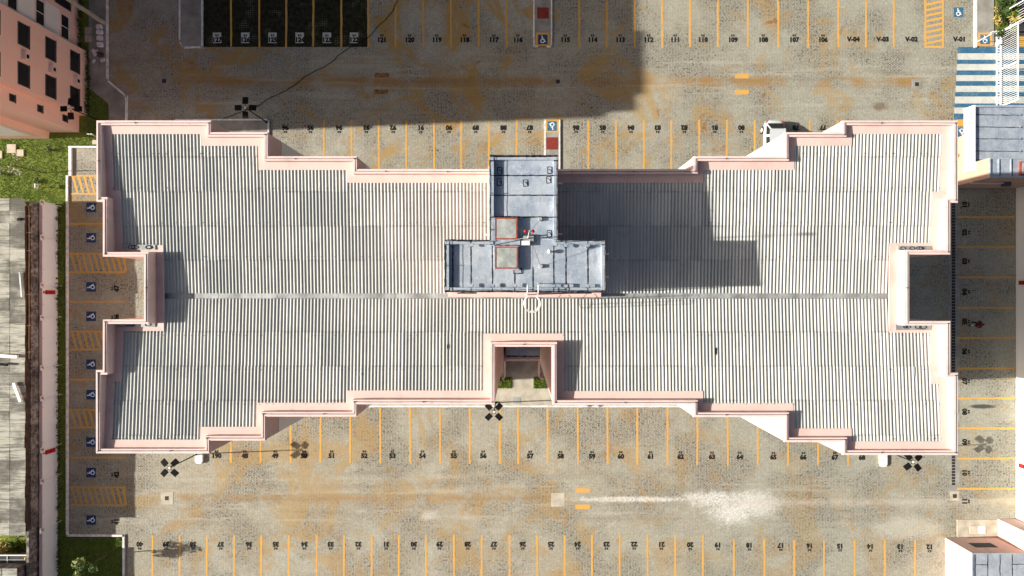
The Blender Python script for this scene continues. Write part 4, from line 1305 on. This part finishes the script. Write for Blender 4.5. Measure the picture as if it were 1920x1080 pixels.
# low white wall at lawn corner
lwl = thing('low_wall', 'low white wall round the paved corner beside the lawn', 'wall', (wx(134), wy(300), 0))
MB().box(wx(133.5)-.12,wy(330),-.05,wx(133.5)+.12,wy(277),.17).build('wall', M['whitewall'], lwl)
MB().box(wx(130),wy(276)-.07,-.05,wx(215),wy(276)+.07,.16).build('wall', M['whitewall'], lwl)
def small_sign(bx, by, zt, label, d=Vector((1,0,0))):
    q = P(bx,by); t = thing('marker_sign', label, 'sign', (q.x,q.y,0))
    MB().tube((q.x,q.y,-.05),(q.x,q.y,zt),.03).build('pole', M['pipe'], t)
    pl = MB().box(q.x-.03,q.y-.2,zt-.2,q.x+.03,q.y+.2,zt+.18).build('plate', M['white'], t)
    MB().box(q.x+.031,q.y-.06,zt-.06,q.x+.036,q.y+.08,zt+.05).build('print', M['inkpaint'], pl)
small_sign(82,352,.85,'small white marker plate on a stick in the lawn')
q = P(184,257)
t = thing('marker_sign', 'white thin post and plate beside the upper left roof corner', 'sign', (q.x,q.y,0))
MB().tube((q.x,q.y,0),(q.x,q.y,1.1),.035).build('pole', M['white'], t)
MB().box(q.x-.25,q.y-.03,.85,q.x+.2,q.y+.03,1.1).build('plate', M['white'], t)

# ------------------------------------------------------------------ plants
def leaves(mb, c, rad, n_, size, flat=.6, mi=0, hollow=.35):
    for _ in range(n_):
        while True:
            v = Vector((random.uniform(-1,1),random.uniform(-1,1),random.uniform(-1,1)))
            if hollow < v.length < 1: break
        p = Vector(c)+Vector((v.x*rad[0],v.y*rad[1],v.z*rad[2]))
        u = Vector((random.gauss(0,1),random.gauss(0,1),random.gauss(0,1)*flat)).normalized()
        w = u.cross(Vector((random.gauss(0,.5),random.gauss(0,.5),1))).normalized()
        s = size*random.uniform(.6,1.3)
        mb.add([p-u*s,p+w*s*.45,p+u*s,p-w*s*.45],[(0,1,2,3)],mi)
def small_tree(bx, by, tipx, tipy, zt, clumps, n_, size, lab, mats, name='sapling_tree'):
    b = P(bx,by); tip = P(tipx,tipy,zt)
    t = thing(name, lab, 'tree', (b.x,b.y,0))
    mid = b.lerp(tip,.55)+Vector((random.uniform(-.1,.1),random.uniform(-.1,.1),0))
    tr = MB().path([b-Vector((0,0,.1)), b.lerp(mid,.5), mid], .045, 7).path([mid, tip], .028, 6)
    cr = MB()
    for _ in range(clumps):
        a = random.uniform(0,2*math.pi); r = random.uniform(.25,1.0)
        c = tip+Vector((math.cos(a)*r,math.sin(a)*r,random.uniform(-.7,.4)))
        tr.path([mid.lerp(tip,random.uniform(.2,.9)), (mid+c)/2+Vector((0,0,.2)), c], .013, 5)
        leaves(cr, c, (.34,.34,.26), n_, size, mi=random.choice(range(len(mats))))
    tr.build('trunk', M['trunk'], t, True)
    cr.build('crown', [M[k] for k in mats], t)
small_tree(206,1039,163,1062,3.0,11,70,.11,'young leafy tree with bright crown in the lower left lawn',['leaf','leafgold','leaf'])
small_tree(80,324,14,309,3.6,6,26,.10,'thin sapling with pale leaves leaning across upper left lawn',['leafpale','leaf'])
def shrub(px, py, r, h, n_, size, mats, label, name='shrub', z0=0.0, group=None):
    q = P(px,py); t = thing(name, label, 'shrub', (q.x,q.y,z0), group)
    st = MB(); cr = MB()
    for k in range(5):
        a = 2*math.pi*k/5+random.random(); st.tube((q.x,q.y,z0-.05),(q.x+math.cos(a)*r*.5,q.y+math.sin(a)*r*.5,z0+h*.7),.02,.01,n=5)
        leaves(cr, (q.x+math.cos(a)*r*.4,q.y+math.sin(a)*r*.4,z0+h*random.uniform(.4,.8)), (r*.6,r*.6,h*.45), n_//5, size, mi=random.randrange(len(mats)))
    st.build('stems', M['trunk'], t); cr.build('foliage', [M[k] for k in mats], t)
shrub(8,1022,.75,1.6,420,.13,['leaf','leafdark','leafyel'],'leafy shrub at the left edge below the long shed')
shrub(32,1026,.65,1.4,360,.12,['leafdark','leaf','leafyel'],'leafy shrub between the long shed and white frame')
shrub(52,992,.45,1.5,200,.11,['leafpale','leaf'],'pale leafed shrub in the gap beside long shed end')
shrub(1876,12,.85,1.3,520,.16,['leaf','leafdark'],'broad green shrub at the top of the right planting bed')
shrub(1882,28,.7,1.0,380,.15,['leaf','leafdark','leaf'],'green shrub above the yellow palm in planting bed')
shrub(1868,40,.55,.7,300,.10,['leafdark','leafyel'],'dark low shrub left of the yellow palm in bed')
shrub(1868,66,.4,.7,200,.09,['leafdark','leaf'],'small shrub by the gate post below planting bed')
shrub(1868,20,.45,.6,240,.09,['leafdark','leafyel','leafpale'],'low variegated shrub at the pavement edge of bed')
q = P(100,282); shrub(97,281,.28,.5,60,.08,['leafdark','trunk'],'small dark seedling in the upper left lawn')
shrub(5,326,.3,.5,60,.08,['leafdark','leafpale'],'small seedling at the left edge of the lawn')
shrub(72,340,.28,.35,60,.09,['leafdark'],'dark low clump beside the marker plate in lawn')
# yellow palm
q = P(1891,38)
t = thing('palm', 'yellow green palm rosette in the right planting bed', 'palm', (q.x,q.y,0))
MB().tube((q.x,q.y,0),(q.x,q.y,.7),.07,.05).build('trunk', M['trunk'], t)
for k in range(16):
    a = 2*math.pi*k/16+random.uniform(-.12,.12); L = random.uniform(.55,.8); mb = MB()
    d = Vector((math.cos(a),math.sin(a),0)); s = Vector((-d.y,d.x,0)); prev = None; c0 = Vector((q.x,q.y,.7))
    for j in range(6):
        f = j/5; p = c0+d*L*f+Vector((0,0,.28*math.sin(f*2.6)-.15*f)); w = .07*math.sin(math.pi*min(1,f*.9+.08))
        cur = (p+s*w, p-s*w)
        if prev: mb.add([prev[0],prev[1],cur[1],cur[0]],[(0,1,2,3)])
        prev = cur
    mb.build('frond', M['leafyel'], t)
# low plants growing along wall feet (uncountable cover)
gc = MB()
y = 384
while y < 1085:
    leaves(gc, P(110+random.uniform(-1.5,2),y,random.uniform(.1,.5)), (.14,.16,.22), random.randint(3,14), .10, 1.0)
    y += random.uniform(3,9)
o = gc.build('creeper', M['leafdark']); tag(o, 'low creeper along the foot of left wall', 'plants', kind='stuff')
gc = MB(); y = -30
while y < 215:
    leaves(gc, P((164 if y > 98 else 150)+random.uniform(-1,1.5),y,random.uniform(.1,.5)), (.16,.2,.25), random.randint(6,18), .11, 1.0)
    y += random.uniform(2,6)
o = gc.build('creeper', M['leafdark']); tag(o, 'low creeper along the foot of peach block', 'plants', kind='stuff')
gb = MB()
def tufts(x0,y0,x1,y1,n_,h):
    for _ in range(n_):
        p = P(random.uniform(x0,x1),random.uniform(y0,y1)); p.z = -.03
        for k in range(3):
            a = random.uniform(0,2*math.pi); u = Vector((math.cos(a),math.sin(a),0)); hh = h*random.uniform(.5,1.3)
            gb.add([p+u*.025,p-u*.025,p+Vector((random.gauss(0,.06),random.gauss(0,.06),hh))],[(0,1,2)])
tufts(0,258,182,276,1200,.07); tufts(0,276,130,382,3800,.07); tufts(109,382,125,1080,2500,.11); tufts(110,1006,230,1080,4500,.12); tufts(164,165,204,258,1800,.10); tufts(164,-5,170,165,700,.1)
o = gb.build('grass', M['blade']); tag(o, 'short lawn grass left of the car park', 'grass', kind='stuff')
gb = MB()
for (x0,y0,x1,y1) in ((934,707,958,727),(1001,707,1023,727)):
    for _ in range(500):
        p = P(random.uniform(x0,x1),random.uniform(y0,y1)); p.z = .15; a = random.uniform(0,6.28); u = Vector((math.cos(a),math.sin(a),0))
        gb.add([p+u*.03,p-u*.03,p+Vector((random.gauss(0,.07),random.gauss(0,.07),.16))],[(0,1,2)])
o = gb.build('grass', M['blade']); tag(o, 'grass in the two entrance beds', 'grass', kind='stuff')
gb = MB()
for (x,y) in ((310,1027),(0,0)): pass

# ------------------------------------------------------------------ the parked car (rear to the north)
def car(px_left, py_rear):
    X0 = wx(px_left); Y1 = wy(py_rear); Wc, Lc = 1.74, 4.05
    cx = X0+Wc/2; t = thing('parked_car', 'white hatchback parked beside the upper right roof step', 'car', (cx, Y1-Lc/2, 0))
    paint = simple('car_paint', (.58,.60,.60), .25, .03, 1, spec=.5)
    def section(y, hw, z0, z1, k=12, e=3.2):
        pts = []
        for i in range(k*2):
            a = math.pi*2*i/(k*2)
            c, s = math.cos(a), math.sin(a)
            pts.append((cx+hw*math.copysign(abs(c)**(2/e), c), y, (z0+z1)/2+(z1-z0)/2*math.copysign(abs(s)**(2/e), s)))
        return pts
    def loft(secs, name, mats, parent, mf=None):
        mb = MB(); k = len(secs[0]); vs = [p for s in secs for p in s]; fs = []
        for j in range(len(secs)-1):
            for i in range(k): fs.append((j*k+i, j*k+(i+1)%k, (j+1)*k+(i+1)%k, (j+1)*k+i))
        fs += [tuple(range(k-1,-1,-1)), tuple(range((len(secs)-1)*k, len(secs)*k))]
        mb.add(vs, fs); 
        return mb.build(name, mats, parent, True)
    prof = [(0,.46,.44,.70),(.05,.62,.36,.82),(.14,.74,.28,.90),(.34,.84,.24,.97),(.9,.87,.2,.97),(2.0,.87,.2,.95),(2.9,.87,.2,.93),(3.5,.84,.22,.86),(3.85,.76,.26,.76),(4.02,.60,.34,.66)]
    body = loft([section(Y1-y,hw,z0,z1) for y,hw,z0,z1 in prof], 'body', paint, t)
    # cabin: tapering box with glass sides
    def ringc(y, hw, z): return [(cx-hw,Y1-y,z),(cx+hw,Y1-y,z)]
    zb, zt = .93, 1.46
    base = [(-.78,.36),(.78,.36),(.82,1.4),(.80,3.0),(-.80,3.0),(-.82,1.4)]
    topp = [(-.57,1.02),(.57,1.02),(.61,1.5),(.57,2.2),(-.57,2.2),(-.61,1.5)]
    B = [(cx+a,Y1-b,zb) for a,b in base]; Tt = [(cx+a,Y1-b,zt) for a,b in topp]
    cab = MB().add(B+Tt, [(6,7,8,9,10,11)[::-1]]+[(i,(i+1)%6,6+(i+1)%6,6+i) for i in range(6)]).build('cabin', paint, t)
    mod = cab.modifiers.new('b','BEVEL'); mod.width = .10; mod.segments = 4
    def pane(name, quad, s, push):
        q = [Vector(p) for p in quad]; c = sum(q, Vector())/4; nrm = (q[1]-q[0]).cross(q[2]-q[0]).normalized()
        if nrm.dot(c-Vector((cx,Y1-1.6,1.1))) < 0: nrm = -nrm
        q2 = [c+(p-c)*s+nrm*push for p in q]; q3 = [p-nrm*.02 for p in q2]
        MB().add(q2+q3, [(0,1,2,3),(0,1,5,4),(1,2,6,5),(2,3,7,6),(3,0,4,7)]).build(name, M['glass'], t)
    pane('rear_window', [B[0],B[1],Tt[1],Tt[0]], .90, .05)
    pane('windscreen', [B[3],B[4],Tt[4],Tt[3]], .86, .05)
    for a,b in ((1,2),(2,3),(4,5),(5,0)): pane('side_window', [B[a],B[b],Tt[b],Tt[a]], .80, .03)
    for sx in (-1,1):
        for yy_ in (.78,3.25):
            c = Vector((cx+sx*.83, Y1-yy_, .31))
            w = MB().tube(c-Vector((.10,0,0)),c+Vector((.10,0,0)),.31,n=18).build('wheel', M['black'], t)
            MB().tube(c+Vector((sx*.10,0,0)),c+Vector((sx*.115,0,0)),.20,n=14).build('rim', M['alu'], w)
        MB().obox((cx+sx*.70,Y1-.20,.78),(1,-1.1*sx,0),(1.1*sx,1,0),(0,0,1),.13,.035,.09).build('tail_light', M['red'], t)
        MB().obox((cx+sx*.64,Y1-3.86,.62),(1,0,0),(0,1,0),(0,0,1),.16,.09,.08).build('headlight', M['alu'], t)
        MB().obox((cx+sx*.95,Y1-2.75,.98),(1,0,0),(0,1,0),(0,0,1),.10,.06,.07).build('mirror', paint, t)
    MB().tube((cx,Y1-.9,1.46),(cx,Y1-.85,1.60),.02,n=6).build('antenna', M['black'], t)
    MB().box(cx-.25,Y1-.02,.55,cx+.25,Y1+.005,.68).build('number_plate', M['whitepaint'], t)
car(1427, 229)

# ------------------------------------------------------------------ the person crossing bay 05
def person():
    q = P(1818, 607)
    J = {'pel':(0,0,.95),'chest':(0,0,1.22),'neck':(0,0,1.45),'head':(.0,.03,1.58),'top':(0,.03,1.70),
         'hl':(-.10,0,.90),'kl':(-.14,.10,.50),'al':(-.16,.08,.09),'tl':(-.16,.23,.04),
         'hr':(.10,0,.90),'kr':(.14,-.05,.50),'ar':(.17,-.20,.10),'tr':(.17,-.06,.04),
         'sl':(-.21,0,1.40),'el':(-.29,-.08,1.14),'wl':(-.27,.06,.92),'sr':(.21,0,1.40),'er':(.29,-.12,1.14),'wr':(.12,-.20,.90)}
    RAD = {'pel':(.19,.14),'chest':(.21,.15),'neck':(.065,.065),'head':(.095,.105),'top':(.06,.07),'hl':(.09,.09),'hr':(.09,.09),'kl':(.07,.07),'kr':(.07,.07),
           'al':(.05,.05),'ar':(.05,.05),'tl':(.045,.035),'tr':(.045,.035),'sl':(.085,.08),'sr':(.085,.08),'el':(.055,.055),'er':(.055,.055),'wl':(.038,.038),'wr':(.038,.038)}
    E = [('pel','chest'),('chest','neck'),('neck','head'),('head','top'),('pel','hl'),('hl','kl'),('kl','al'),('al','tl'),('pel','hr'),('hr','kr'),('kr','ar'),('ar','tr'),
         ('chest','sl'),('sl','el'),('el','wl'),('chest','sr'),('sr','er'),('er','wr')]
    names = list(J); me = bpy.data.meshes.new('body')
    me.from_pydata([J[k] for k in names], [(names.index(a),names.index(b)) for a,b in E], [])
    ob = bpy.data.objects.new('tmp', me); COL.objects.link(ob)
    md = ob.modifiers.new('s','SKIN'); ob.modifiers.new('u','SUBSURF').levels = 2
    for i,k in enumerate(names):
        me.skin_vertices[0].data[i].radius = RAD[k]; me.skin_vertices[0].data[i].use_root = (k == 'pel')
    bpy.context.view_layer.update()
    ev = ob.evaluated_get(bpy.context.evaluated_depsgraph_get()); m2 = bpy.data.meshes.new_from_object(ev)
    bpy.data.objects.remove(ob)
    skin = simple('skin', (.28,.15,.09), .6, .1); tro = simple('dark_trousers', (.012,.012,.016), .9, .2); shirt = simple('maroon_shirt', (.10,.012,.016), .85, .2); hair = simple('dark_hair', (.012,.009,.008), .7, .2)
    m2.materials.clear()
    for k in (skin,tro,shirt,hair): m2.materials.append(k)
    for p in m2.polygons:
        c = p.center; p.use_smooth = True
        if c.z > 1.60 or (c.z > 1.50 and c.y < .0): p.material_index = 3
        elif c.z > 1.46: p.material_index = 0
        elif abs(c.x) > .235 and c.z < 1.16: p.material_index = 0
        elif c.z > .93: p.material_index = 2
        elif c.z < .085: p.material_index = 3
        else: p.material_index = 1
    t = thing('person', 'person in maroon shirt and dark trousers walking across bay 05', 'person', (q.x,q.y,.004))
    b = bpy.data.objects.new('body', m2); COL.objects.link(b); b.parent = t; t.rotation_euler.z = R(-90)
    hd = MB()
    for sx,w in ((-1,J['wl']),(1,J['wr'])):
        w = Vector(w)
        hd.obox(w+Vector((0,.01,-.05)),(1,0,0),(0,1,0),(0,0,1),.018,.04,.05)
        for f in range(4): hd.tube(w+Vector((0,-.025+f*.019,-.09)), w+Vector((-.01*sx,-.02+f*.019,-.16-.008*(f%3))), .0085,.007,n=6)
        hd.tube(w+Vector((0,.04,-.05)), w+Vector((-.005*sx,.065,-.10)), .010,.008,n=6)
    o = hd.build('hands', skin, None); o.parent = t
    ng = MB().obox((.0,.135,1.575),(1,0,0),(0,1,0),(0,0,1),.012,.02,.02); ng.ball((-.035,.118,1.60),.010,6,4).ball((.035,.118,1.60),.010,6,4)
    o = ng.build('face', skin); o.parent = t
    wl = Vector(J['wl'])
    bag = MB().obox((q.x-.21,q.y-.12,.70),(1,0,0),(0,1,0),(0,0,1),.09,.045,.10).build('small_bag', M['white'])
    tag(bag, 'small white bag held in the hand of the walking person', 'bag')
person()
